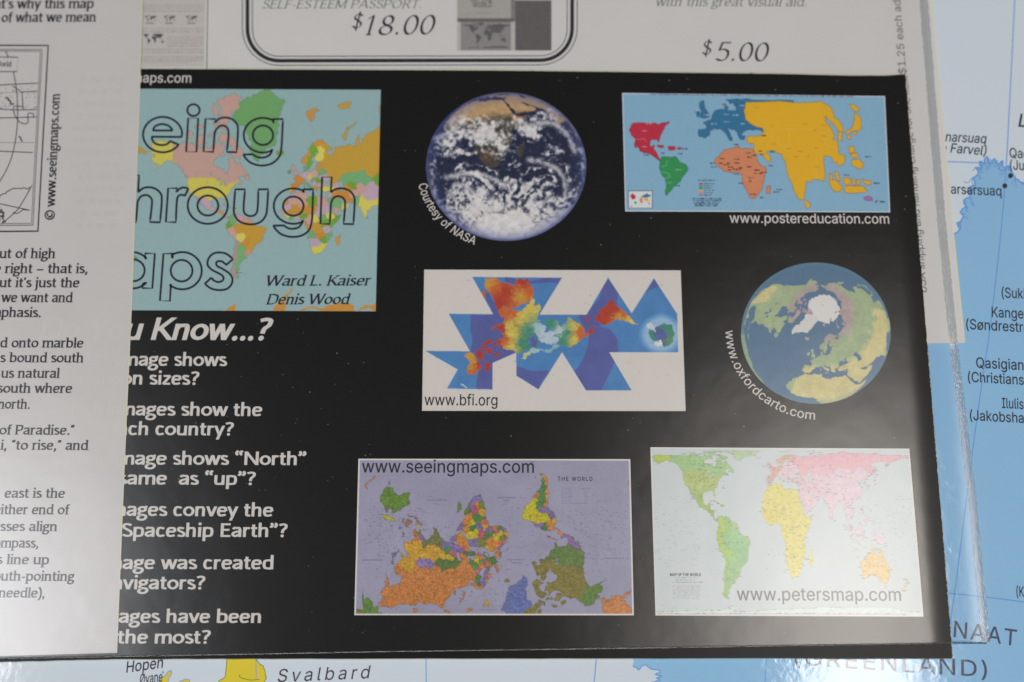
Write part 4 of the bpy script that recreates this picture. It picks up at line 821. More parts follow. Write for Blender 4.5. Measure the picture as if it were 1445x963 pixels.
for p in ([(785, 100), (830, 105), (865, 135), (860, 152), (820, 150)], [(825, 160), (845, 170), (875, 210), (880, 260), (875, 305), (810, 310), (775, 335), (745, 330), (760, 315), (805, 290), (825, 225)], [(695, 320), (728, 320), (728, 390), (695, 385)], [(765, 348), (795, 345), (795, 380), (770, 375)], [(810, 322), (850, 322), (848, 340), (812, 340)],
          [(782, 437), (825, 437), (828, 480), (800, 490), (782, 485)], [(795, 495), (850, 490), (858, 510), (810, 530)], [(800, 545), (870, 535), (880, 560), (900, 575), (895, 600), (865, 620), (840, 600), (810, 590)], [(625, 650), (645, 655), (655, 700), (730, 755), (720, 785), (690, 802), (650, 780), (630, 740)], [(668, 635), (690, 640), (718, 700), (710, 715), (680, 690)], [(745, 690), (770, 682), (798, 700), (792, 735), (760, 745), (738, 725)], [(810, 695), (830, 695), (832, 745), (812, 745)], [(845, 700), (870, 705), (868, 745), (845, 740)], [(885, 690), (905, 705), (955, 710), (955, 742), (930, 745), (890, 712)], [(750, 755), (900, 757), (928, 790), (910, 805), (748, 802)], [(430, 862), (470, 890), (472, 920), (450, 935), (430, 910)]):
    cv.poly(B(p), yel, amp=.10, depth=2, edge=(120, 85, 40))
cv.poly(A([(800, 465), (880, 450), (910, 430), (930, 450), (1030, 455), (1050, 500), (1075, 560), (1100, 590), (1133, 595)]) + B([(120, 610), (105, 700), (85, 780), (50, 830), (10, 855)]) + A([(1030, 852), (1005, 840), (980, 780), (950, 730), (945, 660), (900, 635), (860, 648), (800, 635), (760, 600), (725, 560), (735, 530), (780, 490)]), org, amp=.10, depth=2, edge=(120, 70, 55))
cv.poly(B([(125, 755), (155, 750), (155, 810), (122, 812)]), org, amp=.10, depth=2, edge=(120, 70, 55)); cv.poly(B([(900, 845), (930, 830), (965, 840), (970, 870), (930, 870), (905, 860)]), pur, amp=.10, depth=2, edge=(110, 70, 120)); cv.poly(B([(990, 875), (1015, 865), (995, 890)]), pur, amp=.10, depth=2, edge=(80, 60, 100))
yl = (218, 180, 88)
for L in ([(90, 290), (300, 295), (520, 300), (600, 350), (640, 410)], [(160, 310), (180, 450)], [(300, 295), (300, 480)], [(210, 350), (215, 430), (280, 450)], [(520, 490), (525, 700)], [(580, 350), (590, 420), (690, 450)]): cv.line(B(L), yl, .7, .7)
for L in ([(70, 380), (130, 380), (160, 372), (180, 395)], ): cv.line(A(L), (220, 120, 130), .8, .8)
for L in ([(300, 600), (340, 590), (350, 545)], [(335, 690), (370, 680), (360, 650), (300, 640)], [(345, 730), (385, 725)]): cv.line(A(L), (130, 190, 140), .8, .8)
for L in ([(945, 460), (945, 560)], [(950, 640), (1060, 650), (1080, 600)], [(960, 700), (1040, 710)]): cv.line(A(L), (220, 160, 120), .6, .7)
rng = random.Random(12)
for k in range(34): x, y = rng.uniform(750, 1110), rng.uniform(470, 830); cv.words(*((880 + x / 5.665), (880 + x / 5.665 + rng.uniform(4, 9))), 130 + y / 5.665, 1.9, (52, 24, 20), k, 1) if cv.im[int((130 + y / 5.665 - cv.y0) * 3), int((880 + x / 5.665 - cv.x0) * 3)][0] > 180 else None
for k in range(18): x, y = rng.uniform(20, 640), rng.uniform(100, 700); cv.words(1060 + x / 5.665, 1060 + x / 5.665 + rng.uniform(4, 8), 130 + y / 5.665, 1.4, (186, 76, 30), k + 50, .9) if cv.im[int((130 + y / 5.665 - cv.y0) * 3), int((1060 + x / 5.665 - cv.x0) * 3)][0] > 185 else None
for (x, y) in ((880, 420), (1100, 350), (160, 505), (690, 570), (700, 600), (430, 495), (300, 490), (920, 730), (1090, 500), (880, 655), (410, 750), (570, 160), (815, 65), (790, 100), (470, 455), (1090, 845)): cv.words(880 + x / 5.665, 880 + x / 5.665 + 7, 130 + y / 5.665, 2.1, (18, 26, 48), x, 1)
for (x, y) in ((910, 518), (980, 730), (150, 480), (200, 780), (180, 800), (740, 665), (1030, 878), (140, 590)): cv.words(1060 + x / 5.665, 1060 + x / 5.665 + 8, 130 + y / 5.665, 2.1, (18, 26, 48), x, 1)
for (x, y) in ((150, 312), (175, 254), (150, 438), (415, 622), (640, 185), (800, 180), (870, 185), (700, 255), (935, 255), (930, 110), (800, 240)): cv.words(880 + x / 5.665, 880 + x / 5.665 + 8, 130 + y / 5.665, 1.4, (214, 196, 204), x, .9)
for k, c in enumerate((red, grn, blu, yel, org, pur)):
    cv.line([(986.5, 259.5 + k * 3.2), (992, 259.5 + k * 3.2)], c, 2.2); cv.words(993.5, 1008 - (k % 3) * 2, 259.5 + k * 3.2, 1.5, (50, 62, 96), k, .8)
cv.words(985, 1011, 254.8, 1.6, (24, 40, 70), 9, .9)
for k in range(5): cv.words(977 + k * .8, 1020 - k * 2, 280.5 + k * 2.5, 1.7, (24, 40, 70), 30 + k, .9)
cv.rect(886.5, 269, 921, 294.5, (48, 70, 92)); cv.rect(887.4, 270, 920, 293.6, (202, 206, 208))
for p, c in (([(888, 277), (893, 273), (897, 277), (896, 281), (892, 282)], red), ([(895, 284), (899, 285), (897, 289)], grn), ([(902, 280), (907, 279), (907, 286), (904, 287)], org), ([(903, 278), (912, 273), (919, 276), (912, 279)], blu), ([(908, 280), (914, 279), (916, 284), (909, 283)], yel), ([(914, 286), (917, 286), (917, 289)], pur)): cv.poly(p, c, .2, 2, 3)
cv.line([(889, 291.5), (892, 291.5)], (170, 60, 40), 1)
cv.grain(5, weave=2)
# pale printed rim
cvq = [(878, 131.5), (1248.8, 136), (1256.2, 300), (882.3, 298.6)]
for a, b in zip(cvq, cvq[1:] + cvq[:1]): cv.line([a, b], (196, 200, 206), 2.6)
for k in range(28):
    x0 = 917 + k * 10.3; cv.words(x0, x0 + 9, 132.8 + (x0 - 880) * .0122, 1.5, (56, 56, 104), 200 + k, .95)
pm = picture('population_map_picture', cv, cvq, zi, M_pic, bc)
I = Ink(zi + D_INK); text(I, 'www.postereducation.com', 'sans', (1029.8, 314.6), (1255, 315.8), 18.8); I.build('web_address', M_white_ink, pm)

# ---- picture 4: the unfolded triangles map
cv = Canvas(592, 376, 972, 585, (198, 192, 187))
C6 = lambda L: [(580 + x / 3.6125, 370 + y / 3.6125) for x, y in L]
shape = C6([(312, 76), (770, 80), (655, 268), (895, 268), (1005, 80), (1125, 262), (1238, 82), (1357, 265), (1362, 460), (1010, 460), (1125, 655), (892, 655), (770, 460), (650, 650), (537, 580), (536, 462), (415, 515), (415, 650), (183, 645), (238, 548), (72, 453), (300, 455), (192, 264), (418, 266)])
M = cv.mask(shape); cv.im[M] = (68, 120, 172)
dk = np.array((80, 88, 148.))
for p in ([(302, 264), (420, 266), (380, 180), (350, 130), (400, 160), (440, 230), (560, 300), (600, 440), (536, 462), (415, 515), (415, 650), (330, 650), (345, 560), (300, 455), (312, 380)], [(480, 76), (770, 80), (748, 110), (640, 108), (560, 130), (480, 100)], [(536, 530), (640, 555), (710, 552), (650, 650), (537, 580)],
          [(895, 268), (1005, 80), (1060, 165), (1050, 220), (960, 330), (1010, 340), (1050, 390), (1062, 460), (1010, 460), (1040, 510), (970, 655), (892, 655), (832, 560), (890, 460), (905, 380), (880, 340), (850, 268)], [(1190, 160), (1238, 82), (1264, 125)]):
    m = cv.mask(rough(C6(p), .06, 3, 4)) & M; cv.im[m] = dk
nz = fbm(cv.X, cv.Y, .06, 51, 3); cv.im[M] *= (0.94 + .12 * nz[M])[..., None]
def heat(poly, seeds, amp, seed, p=2.9):
    m = cv.mask(rough(C6(poly), amp, 3, seed)) & M; yy, xx = np.nonzero(m); X, Y = cv.X[yy, xx], cv.Y[yy, xx]
    X = X + (fbm(X, Y, .35, seed, 3) - .5) * 11; Y = Y + (fbm(X, Y, .35, seed + 1, 3) - .5) * 11; n = 0; d = 0
    for (sx, sy), c in seeds:
        q = C6([(sx, sy)])[0]; wgt = 1 / (((X - q[0]) ** 2 + (Y - q[1]) ** 2) ** (p / 2) + 4); n = n + wgt[:, None] * np.array(c, float); d = d + wgt
    g = (n / d[:, None]); g *= (.80 + .36 * fbm(X, Y, .7, seed + 2, 3))[:, None]; cv.im[yy, xx] = g
RD, OR, YO, YE, GR, WH, LG = (166, 54, 34), (186, 92, 40), (190, 142, 54), (196, 180, 84), (58, 130, 108), (186, 192, 204), (120, 160, 130)
heat([(375, 82), (440, 84), (460, 105), (520, 122), (545, 85), (600, 82), (618, 130), (612, 200), (560, 215), (520, 235), (470, 225), (440, 250), (425, 200), (395, 150), (375, 120)], [((400, 105), YO), ((480, 150), RD), ((450, 200), RD), ((570, 95), RD), ((560, 170), YO), ((440, 130), OR), ((600, 150), OR)], .2, 3)
heat([(360, 142), (385, 158), (378, 182), (362, 165)], [((370, 160), OR)], .2, 5)
heat([(445, 245), (500, 228), (560, 250), (600, 215), (615, 170), (630, 190), (628, 225), (655, 215), (650, 260), (640, 290), (660, 300), (640, 360), (660, 400), (640, 440), (590, 440), (540, 465), (490, 450), (455, 420), (420, 425), (440, 395), (470, 390), (455, 350), (410, 345), (430, 320), (460, 315), (480, 280), (455, 275)], [((470, 260), OR), ((520, 260), OR), ((600, 230), YE), ((560, 280), YE), ((500, 330), YE), ((455, 340), RD), ((430, 410), RD), ((480, 400), OR), ((510, 430), YE), ((520, 370), YE), ((600, 350), GR), ((570, 410), GR), ((630, 330), LG), ((610, 420), GR), ((640, 390), (74, 112, 150)), ((640, 220), YE)], .25, 7)
heat([(620, 320), (660, 310), (690, 330), (680, 360), (740, 355), (720, 380), (760, 390), (740, 415), (690, 420), (650, 385)], [((680, 360), (172, 186, 198)), ((650, 330), (150, 178, 186))], .22, 9)
heat([(690, 295), (730, 300), (760, 330), (790, 310), (800, 280), (840, 305), (865, 320), (880, 365), (918, 358), (905, 385), (870, 395), (840, 420), (790, 428), (750, 425), (755, 385), (725, 355), (690, 335)], [((715, 315), GR), ((760, 345), WH), ((780, 320), LG), ((790, 360), GR), ((770, 405), GR), ((830, 330), YE), ((840, 400), YE), ((865, 350), OR), ((895, 375), OR), ((870, 385), OR)], .25, 11)
heat([(600, 455), (650, 440), (720, 430), (770, 425), (740, 440), (680, 450), (640, 460), (590, 480), (560, 495), (570, 480)], [((640, 450), (150, 180, 190)), ((580, 485), (186, 186, 130)), ((720, 440), (130, 170, 180))], .3, 12)
heat([(938, 280), (965, 245), (995, 225), (1005, 190), (1040, 200), (1060, 235), (1100, 260), (1125, 290), (1160, 318), (1130, 318), (1090, 300), (1050, 285), (1010, 315), (975, 318), (945, 305)], [((970, 280), RD), ((1010, 260), RD), ((1040, 225), RD), ((1085, 262), OR), ((1120, 300), YE), ((1060, 285), YO), ((1010, 205), RD)], .18, 13)
heat([(905, 355), (915, 330), (945, 322), (930, 345), (915, 370)], [((920, 345), RD)], .3, 14)
for p in ([(895, 290), (905, 270), (900, 305)], [(355, 430), (375, 410), (410, 400), (380, 425), (360, 450)], [(375, 440), (400, 435), (410, 460), (385, 465)], [(420, 465), (460, 458), (440, 480)], [(385, 510), (398, 515), (390, 555), (375, 545)], [(350, 440), (362, 450), (358, 500)], [(450, 440), (470, 430), (430, 400), (415, 410)]):
    heat(p, [((300, 300), RD)], .35, 15)
heat([(272, 478), (300, 458), (322, 470), (345, 510), (358, 545), (335, 552), (330, 578), (290, 572), (285, 545), (300, 520), (290, 495)], [((310, 520), YO), ((350, 530), RD), ((290, 475), YO), ((345, 550), OR)], .18, 16)
heat([(255, 618), (275, 630), (288, 640), (270, 634)], [((270, 630), (170, 190, 190))], .3, 17)
heat([(630, 395), (645, 405), (640, 425), (625, 420)], [((635, 410), (86, 80, 150))], .3, 18); heat([(600, 400), (625, 380), (645, 400), (630, 430), (600, 425)], [((600, 420), (74, 120, 160)), ((635, 410), (84, 84, 150))], .3, 19)
q = C6([(1275, 368)])[0]; d = np.hypot(cv.X - q[0], (cv.Y - q[1]) / .95)
for r, c in ((31, (82, 134, 182)), (28, (100, 148, 190)), (25.5, (122, 162, 196)), (23, (140, 170, 198))): m = (d < r + 2.5 * (nz - .5)) & M; cv.im[m] = c
heat([(1250, 330), (1290, 310), (1330, 320), (1345, 360), (1335, 410), (1290, 435), (1275, 420), (1265, 400), (1240, 405), (1220, 390), (1212, 345), (1230, 350)], [((1320, 340), GR), ((1330, 400), (90, 140, 100)), ((1230, 380), GR), ((1275, 375), (84, 84, 150)), ((1262, 372), (84, 84, 150)), ((1300, 320), GR)], .15, 20, 3.2)
heat([(1262, 410), (1275, 395), (1280, 430), (1250, 432), (1240, 412)], [((1262, 420), (200, 200, 206))], .25, 21)
heat([(1200, 320), (1225, 310), (1240, 330), (1245, 360), (1225, 345)], [((1225, 330), (190, 196, 206))], .25, 22)
cv.flecks(70, (640, 390, 950, 540), (50, 84, 140), 6, alpha=.4); cv.grain(4, weave=1.5)
dm = picture('triangle_map_picture', cv, [(598.6, 380.8), (960.6, 381.8), (967.6, 580.4), (595.6, 580)], zi, M_pic, bc)
I = Ink(zi + D_INK); text(I, 'www.bfi.org', 'sans', (598.8, 572), (702, 572.6), 21.5); I.build('web_address', M_dark_ink, dm)

# ---- picture 5: the globe seen from the north
cv = Canvas(1040, 365, 1262, 577, (76, 108, 136))
gx, gy, grx, gry = 1151.3, 470.5, 105.6, 99.8
u = (cv.X - gx) / grx; v = -(cv.Y - gy) / gry; tl = math.radians(15); u, v = u * math.cos(tl) - v * math.sin(tl), u * math.sin(tl) + v * math.cos(tl)
rr = np.hypot(u, v); zz = np.sqrt(np.clip(1 - rr * rr, .0004, 1)); la0 = math.radians(71.5)
lat = np.degrees(np.arcsin(np.clip(zz * math.sin(la0) + v * math.cos(la0), -1, 1))); lon = -6 + np.degrees(np.arctan2(u, zz * math.cos(la0) - v * math.sin(la0))); lon = (lon + 180) % 360 - 180
Ig = country(lon, lat); land = Ig > 0; n1 = .55 * fbm(cv.X, cv.Y, .12, 61, 4) + .45 * fbm(cv.X, cv.Y, .5, 62, 3)
tun = np.clip((lat - 60 + (n1 - .5) * 14) / 8, 0, 1)[..., None]; gc = np.array([150, 166, 130.]) * (1 - tun) + np.array([164, 144, 144.]) * tun
dry = np.clip((46 - lat + (n1 - .5) * 12) / 6, 0, 1) * (((lon > -12) & (lon < 112)) | ((lon < -100) & (lon > -120))); dry = (dry * 1.0)[..., None]; gc = gc * (1 - dry) + np.array([192, 182, 130.]) * dry
gc += ((n1 - .5) * 40)[..., None]; cv.im[land] = gc[land]
cv.im[Ig == ids.index('greenland')] = (196, 194, 192)
ice = (lat > 78 + 7 * (n1 - .5) - 3.5 * np.cos(np.radians(lon - 160))) & ~land; cv.im[ice] = (202, 200, 198)
e = coast_edge(Ig) & (rr < .99); cv.im[e] = cv.im[e] * .86 + np.array([120, 150, 150.]) * .1
h = np.clip((rr - .93) / .07, 0, 1)[..., None]; cv.im = cv.im * (1 - h * .35) + np.array([90, 128, 140.]) * h * .35
cv.grain(4)
gl = disc_picture('north_globe_picture', cv, gx, gy, grx, gry, zi, M_pic, bc)
I = Ink(zi + D_INK); arc_text(I, 'www.oxfordcarto.com', gx, gy, 127.5, 182, 93.5, 18.5); I.build('web_address', M_white_ink, gl)

# ---- picture 6: the south-up map
cv = Canvas(494, 640, 902, 875, (144, 142, 163))
R = 61.5; Xn = -(cv.X - 698.5) / (math.pi * R); Yn = (cv.Y - 737) / (math.pi * R); Xn = np.where(abs(Xn) < 1e-4, 1e-4, Xn); aY = np.maximum(abs(Yn), 1e-4)
c1_ = -aY * (1 + Xn ** 2 + Yn ** 2); c2_ = c1_ - 2 * Yn ** 2 + Xn ** 2; c3_ = -2 * c1_ + 1 + 2 * Yn ** 2 + (Xn ** 2 + Yn ** 2) ** 2
dd = Yn ** 2 / c3_ + (2 * c2_ ** 3 / c3_ ** 3 - 9 * c1_ * c2_ / c3_ ** 2) / 27; a1_ = (c1_ - c2_ ** 2 / (3 * c3_)) / c3_; m1 = 2 * np.sqrt(np.maximum(-a1_ / 3, 1e-9))
th = np.arccos(np.clip(3 * dd / (a1_ * m1), -1, 1)) / 3
lat = np.sign(Yn) * 180 * (-m1 * np.cos(th + math.pi / 3) - c2_ / (3 * c3_))
lon = 180 * (Xn ** 2 + Yn ** 2 - 1 + np.sqrt(1 + 2 * (Xn ** 2 - Yn ** 2) + (Xn ** 2 + Yn ** 2) ** 2)) / (2 * Xn)
rlon = lon; lon = (lon + 180) % 360 - 180; lat = np.clip(lat, -89, 89)
Is = country(lon + (fbm(cv.X, cv.Y, .3, 71, 2) - .5) * 2, lat)
pal = palette((144, 142, 163), dict(russia=(190, 122, 62), china=(194, 150, 46), mongolia=(130, 114, 162), kazakhstan=(92, 116, 60), india=(112, 112, 62), canada=(126, 116, 48), usa=(98, 122, 60), alaska=(96, 128, 54), greenland=(100, 112, 166), mexico=(134, 106, 152), centralamerica=(190, 120, 60), brazil=(186, 176, 36), argentina=(78, 124, 64), chile=(196, 136, 64), peru=(120, 100, 150), colombia=(196, 122, 60), venezuela=(78, 124, 64), bolivia=(128, 110, 150), ecuador=(180, 150, 50), australia=(98, 130, 48), madagascar=(96, 128, 56), newzealand=(190, 130, 60), southafrica=(128, 114, 160), namibia=(110, 130, 60), botswana=(194, 124, 56), zimbabwe=(150, 100, 150), mozambique=(96, 120, 56), zambia=(170, 90, 110), angola=(194, 146, 44), congo=(82, 128, 66), tanzania=(196, 130, 48), kenya=(190, 120, 50), ethiopia=(194, 134, 50), somalia=(128, 104, 150), sudan=(192, 178, 36), chad=(184, 92, 112), niger=(82, 128, 66), libya=(126, 128, 54), egypt=(128, 112, 160), algeria=(196, 126, 56), mali=(190, 176, 40), mauritania=(110, 130, 60), morocco=(128, 110, 156), nigeria=(128, 104, 150), arabia=(196, 130, 44), iran=(126, 106, 158), turkey=(88, 110, 66), france=(78, 122, 66), spain=(196, 126, 52), germany=(180, 110, 80), sweden=(118, 106, 160), norway=(190, 120, 56), finland=(84, 122, 66), ukraine=(92, 118, 66), iceland=(120, 120, 60), britain=(186, 120, 66), antarctica=(150, 142, 178), burma=(130, 104, 150), thailand=(110, 120, 60), novaya=(190, 124, 64), indonesia=(150, 110, 90), japan=(120, 110, 140)), [(194, 150, 46), (128, 108, 156), (82, 128, 66), (194, 122, 58), (180, 100, 112), (190, 176, 40)])
pal[1:] *= .95; cv.im[:] = pal[Is]; e = coast_edge(Is); cv.im[e] = cv.im[e] * .72; e = border_edge(Is); cv.im[e] = cv.im[e] * .75
lnd = Is > 0; nn = fbm(cv.X, cv.Y, .5, 72, 3); cv.im[lnd] *= (.72 + .5 * nn[lnd])[..., None]; cv.im += ((fbm(cv.X, cv.Y, .03, 73, 3) - .5) * 14)[..., None]
g = (np.abs((rlon / 15) % 1 - .5) > .485) | (np.abs((lat / 15) % 1 - .5) > .485); cv.im[g & ~lnd] *= .97
cv.flecks(330, (512, 690, 885, 800), (92, 84, 120), 61, alpha=.5); cv.flecks(160, (800, 720, 885, 790), (80, 76, 112), 62, alpha=.55, ln=(1, 4)); cv.flecks(160, (512, 715, 600, 770), (80, 76, 112), 63, alpha=.6, ln=(1, 5)); cv.flecks(420, (530, 740, 720, 860), (76, 54, 46), 64, alpha=.6, ln=(.8, 3)); cv.flecks(160, (755, 780, 860, 850), (60, 60, 50), 65, alpha=.35, ln=(.8, 3))
def ocean(x0, x1, y, c=(80, 74, 112)):
    n = int((x1 - x0) / 2.4)
    for k in range(n): cv.line([(x0 + k * 2.4, y + .06 * k * 0), (x0 + k * 2.4 + 1.5, y)], c, 1.5, .7)
ocean(602, 632, 706); ocean(702, 729, 702.5); ocean(710, 721, 706.5); ocean(511, 540, 790.5); ocean(715, 742, 790); ocean(722, 737, 794.5); ocean(852, 882, 788); ocean(592, 610, 777, (120, 80, 40)); ocean(746, 766, 728.5, (110, 100, 40)); ocean(676, 704, 861); ocean(725, 737, 845, (60, 70, 130))
for y, x0, x1 in ((690, 792, 808), (690, 816, 832)): cv.words(x0, x1, y, .9, (110, 100, 140), y + x0, .8)
for k in range(7): cv.words(792, 807, 693 + k * 2.4, 1, (110, 100, 140), 80 + k, .6); cv.words(824, 830, 693 + k * 2.4, 1, (110, 100, 140), 90 + k, .6)
cv.words(793, 830, 710.5, .9, (110, 100, 140), 99, .8); cv.grain(6, weave=2)
suq = [(505.8, 647.6), (889.4, 648.2), (894.5, 868.6), (500, 868.4)]
for a, b in zip(suq, suq[1:] + suq[:1]): cv.line([a, b], (206, 200, 196), 4.2)
su = picture('south_up_map_picture', cv, suq, zi, M_pic, bc)
I = Ink(zi + D_INK); text(I, 'www.seeingmaps.com', 'sans', (510.5, 667), (753.5, 667.4), 24.5); I.build('web_address', M_dark_ink, su)
I = Ink(zi + D_INK); text(I, 'THE WORLD', 'sans', (787, 678.6), (836, 678.8), 7.6, None, .018, 1.25); I.build('title_lettering', M_ink, su)

# ---- picture 7: the equal-area map
cv = Canvas(912, 626, 1310, 876, (188, 195, 196))
xc = 700 + (cv.X - 700) * 8000 / (8000 + (cv.Y - 750)); lon = (xc - 1076.6) / 1.03 - 17; sl = (751 - cv.Y) / 115.3
lat = np.degrees(np.arcsin(np.clip(sl, -1, 1)))
Ip = country(np.clip(lon, -179.9, 179.9), lat)
pal = palette((188, 195, 196), dict(russia=(212, 164, 172), china=(206, 186, 195), mongolia=(206, 184, 194), india=(208, 184, 192), kazakhstan=(210, 172, 180), usa=(164, 180, 108), canada=(150, 184, 126), alaska=(168, 186, 84), mexico=(150, 176, 90), centralamerica=(140, 170, 90), brazil=(144, 184, 132), argentina=(146, 180, 122), chile=(150, 182, 90), guyana=(150, 184, 120), uruguay=(148, 184, 124), paraguay=(148, 184, 124), ecuador=(160, 186, 90), cuba=(150, 180, 100), hispaniola=(150, 180, 100), peru=(160, 186, 90), bolivia=(154, 186, 104), colombia=(164, 188, 84), venezuela=(150, 182, 110), greenland=(170, 190, 150), australia=(210, 182, 124), newzealand=(212, 178, 120), arabia=(208, 182, 188), iran=(208, 180, 188), turkey=(206, 176, 176), france=(204, 158, 150), spain=(200, 160, 154), germany=(204, 158, 146), sweden=(210, 172, 142), norway=(206, 160, 140), finland=(210, 164, 150), antarctica=(196, 208, 198), britain=(202, 158, 158)), [(206, 184, 192), (206, 182, 190), (208, 186, 194)])
for n in SEEDS['africa']: pal[ids.index(n)] = (206, 196, 108)
pal[ids.index('madagascar')] = (206, 196, 108)
tint = pal[Ip]; e = coast_edge(Ip) | border_edge(Ip); tint[e] *= .9
lnd = Ip > 0; tint[lnd] += ((fbm(cv.X, cv.Y, .25, 82, 3) - .5) * 22)[lnd][..., None]; cv.im[:] = tint
rng = random.Random(83)
yy, xx = np.nonzero(e & lnd)
for k in rng.sample(range(len(yy)), 620):
    x, y = cv.X[yy[k], xx[k]], cv.Y[yy[k], xx[k]]; l = rng.uniform(1.5, 5); s = rng.choice((-1, 1)); cv.line([(x, y), (x + s * l, y)], (122, 126, 130), .85, .6)
cv.flecks(170, (922, 700, 985, 800), (140, 146, 150), 84, alpha=.5); cv.flecks(170, (1195, 700, 1296, 800), (140, 140, 144), 85, alpha=.5); cv.flecks(60, (925, 850, 1290, 864), (160, 170, 165), 86, alpha=.5)
cv.flecks(60, (1080, 690, 1140, 810), (120, 110, 50), 87, alpha=.5); cv.flecks(60, (970, 650, 1020, 690), (80, 90, 50), 88, alpha=.6)
for x0, x1, y in ((962, 1025, 655), (974, 1012, 674), (1022, 1055, 766), (1220, 1252, 799), (975, 1005, 680)): 
    for k in range(int((x1 - x0) / 6)): cv.line([(x0 + k * 6, y), (x0 + k * 6 + 1.6, y)], (90, 96, 70), 1.4, .6)
cv.words(948, 992, 822, 1.0, (100, 102, 104), 31, .9)
for k in range(3): cv.words(952 + k, 984 - k, 815.5 + k * 3.4, .9, (110, 110, 112), 32 + k, .8)
for k in range(11): cv.words(949, 988, 826 + k * 1.9, .8, (130, 132, 134), 40 + k, .7)
for a, b in zip((930, 955, 992, 1030, 1065, 1100, 1235), range(7)): cv.line([(a, 866), (a + 1.5, 866)], (120, 60, 60), 1.2, .7)
cv.grain(3, weave=1.2)
ptq = [(917.8, 631.4), (1283.2, 633.4), (1303.2, 870.6), (925, 868.8)]
for a, b in zip(ptq, ptq[1:] + ptq[:1]): cv.line([a, b], (210, 205, 200), 3)
pt = picture('equal_area_map_picture', cv, ptq, zi, M_pic, bc)
I = Ink(zi + D_INK); text(I, 'www.petersmap.com', 'sans', (1040, 847.4), (1271.8, 848.2), 25); I.build('web_address', M_mid_ink, pt)
I = Ink(zi + D_INK); text(I, 'MAP OF THE WORLD', 'sans', (945.5, 813), (989.5, 813.2), 5.4, None, .03); I.build('title_lettering', M_ink, pt)
settle(bc)

# ================================================================== the white flyer at the left
fl = thing('text_flyer', 'thin off-white page of black serif text with a framed line map, overlapping the black card', 'leaflet'); at_base(fl, 60, 520)
sheet('flyer_sheet', [(-420, -250), (212, -250), (201.5, 0), (196, 170), (186, 430), (176.5, 640), (165, 921.5), (0, 926), (-420, 936)], Z_FLYER, .00008, M_flyer, M_edge, fl, sub=2, rag=.1)
zf = Z_FLYER + D_INK
M_ghost = mat('painted_show_through', tuple(ink((189.2, 186.2, 185))), .55, .3); M_ghost2 = mat('painted_reverse_show_through', tuple(ink((184, 181, 180.5))), .55, .3)  # light through the thin paper, put into faint ink tints on its front
for s_, p0, p1 in (('Do Yo', (54, 479.5), (176, 480)), ('Which im', (98, 516), (184, 516.4)), ('ulation', (112, 542.6), (180, 543)), ('hich im', (100, 586), (176, 586.5)), ('Which im', (88, 656), (172, 656.4)), ('Which im', (84, 728), (168, 728.3)), ('seen', (112, 908), (160, 908.4))):
    I = Ink(zf - D_INK * .6); text(I, s_, 'gill_italic' if s_ == 'Do Yo' else 'gill', p0, p1, 46 if s_ == 'Do Yo' else 27.5); I.build('painted_show_through_text', M_ghost, fl)
rng = random.Random(77)
for k in range(13):
    x = 100 + rng.uniform(0, 14); y = 112 + k * 17.2; I = Ink(zf - D_INK * .6)
    while x < 170: l = rng.uniform(6, 22); I.line([(x, y), (min(x + l, 176), y + .3)], 6.5); x += l + rng.uniform(4, 7)
    I.build('painted_show_through_line', M_ghost2, fl)  # reverse side seen through the page, painted on the front as dashes
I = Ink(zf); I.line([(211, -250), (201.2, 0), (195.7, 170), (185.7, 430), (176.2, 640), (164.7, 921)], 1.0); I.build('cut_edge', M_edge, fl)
TX = [("That's why this map", "t's why this map", (1, 12.3), (131.8, 11.8)), ("idea of what we mean", "of what we mean", (1.5, 31.6), (135.6, 30.8)),
      ("out of high", "ut of high", (-2, 364.6), (78, 364.8)), ("the right \u2013 that is,", "right \u2013 that is,", (6, 385.8), (123.3, 386)), ("but it's just the", "ut it's just the", (-2, 405.6), (111.8, 406)), ("we want and", None, (.5, 426.6), (102.6, 427)), ("emphasis.", "phasis.", (.8, 447.6), (57.4, 448)),
      ("carved onto marble", "d onto marble", (0, 490.6), (117.3, 491)), ("was bound south", "s bound south", (0, 511.5), (117.8, 512)), ("us natural", None, (.5, 533.4), (84.2, 533.8)), ("south where", None, (-4, 554.6), (101.5, 555)), ("north.", None, (-4, 577), (41.8, 577.3)),
      ("of Paradise.\"", None, (-1.5, 613.6), (104.3, 614)), ("i, \"to rise,\" and", None, (0, 635), (124.8, 635.5)), ("east is the", None, (6, 702.8), (91.3, 703)), ("either end of", "ther end of", (5, 726), (98.3, 726.3)), ("asses align", "sses align", (0, 749.6), (80.7, 750)), ("compass,", "mpass,", (0, 773), (53.8, 773.3)), ("as line up", "line up", (8.5, 796.4), (68.8, 796.8)), ("south-pointing", "uth-pointing", (0, 819.8), (104.8, 820.3)), ("needle),", None, (-3, 843.4), (62.8, 843.7))]
for s, sub, p0, p1 in TX:
    I = Ink(zf); text(I, s, 'roman', p0, p1, 20.0, sub); I.build('text_line', M_ink, fl)
I = Ink(zf); text(I, '\u00a9 www.seeingmaps.com', 'roman', (76.6, 310.5), (84.6, 132), 19.5); I.build('web_address', M_ink, fl)
I = Ink(zf, 5e-7)
I.line([(-200, 63.5), (68, 64.5), (53.5, 326.5), (-220, 329)], 2.7); I.line([(-200, 69.5), (59.5, 70.3), (46.5, 318), (-220, 321)], 1.3); I.line([(-200, 71.8), (57, 72.6), (44.3, 315.5), (-220, 318.5)], 1.1)
fr = I.build('map_frame', M_ink, fl)
I = Ink(zf, 5e-7)
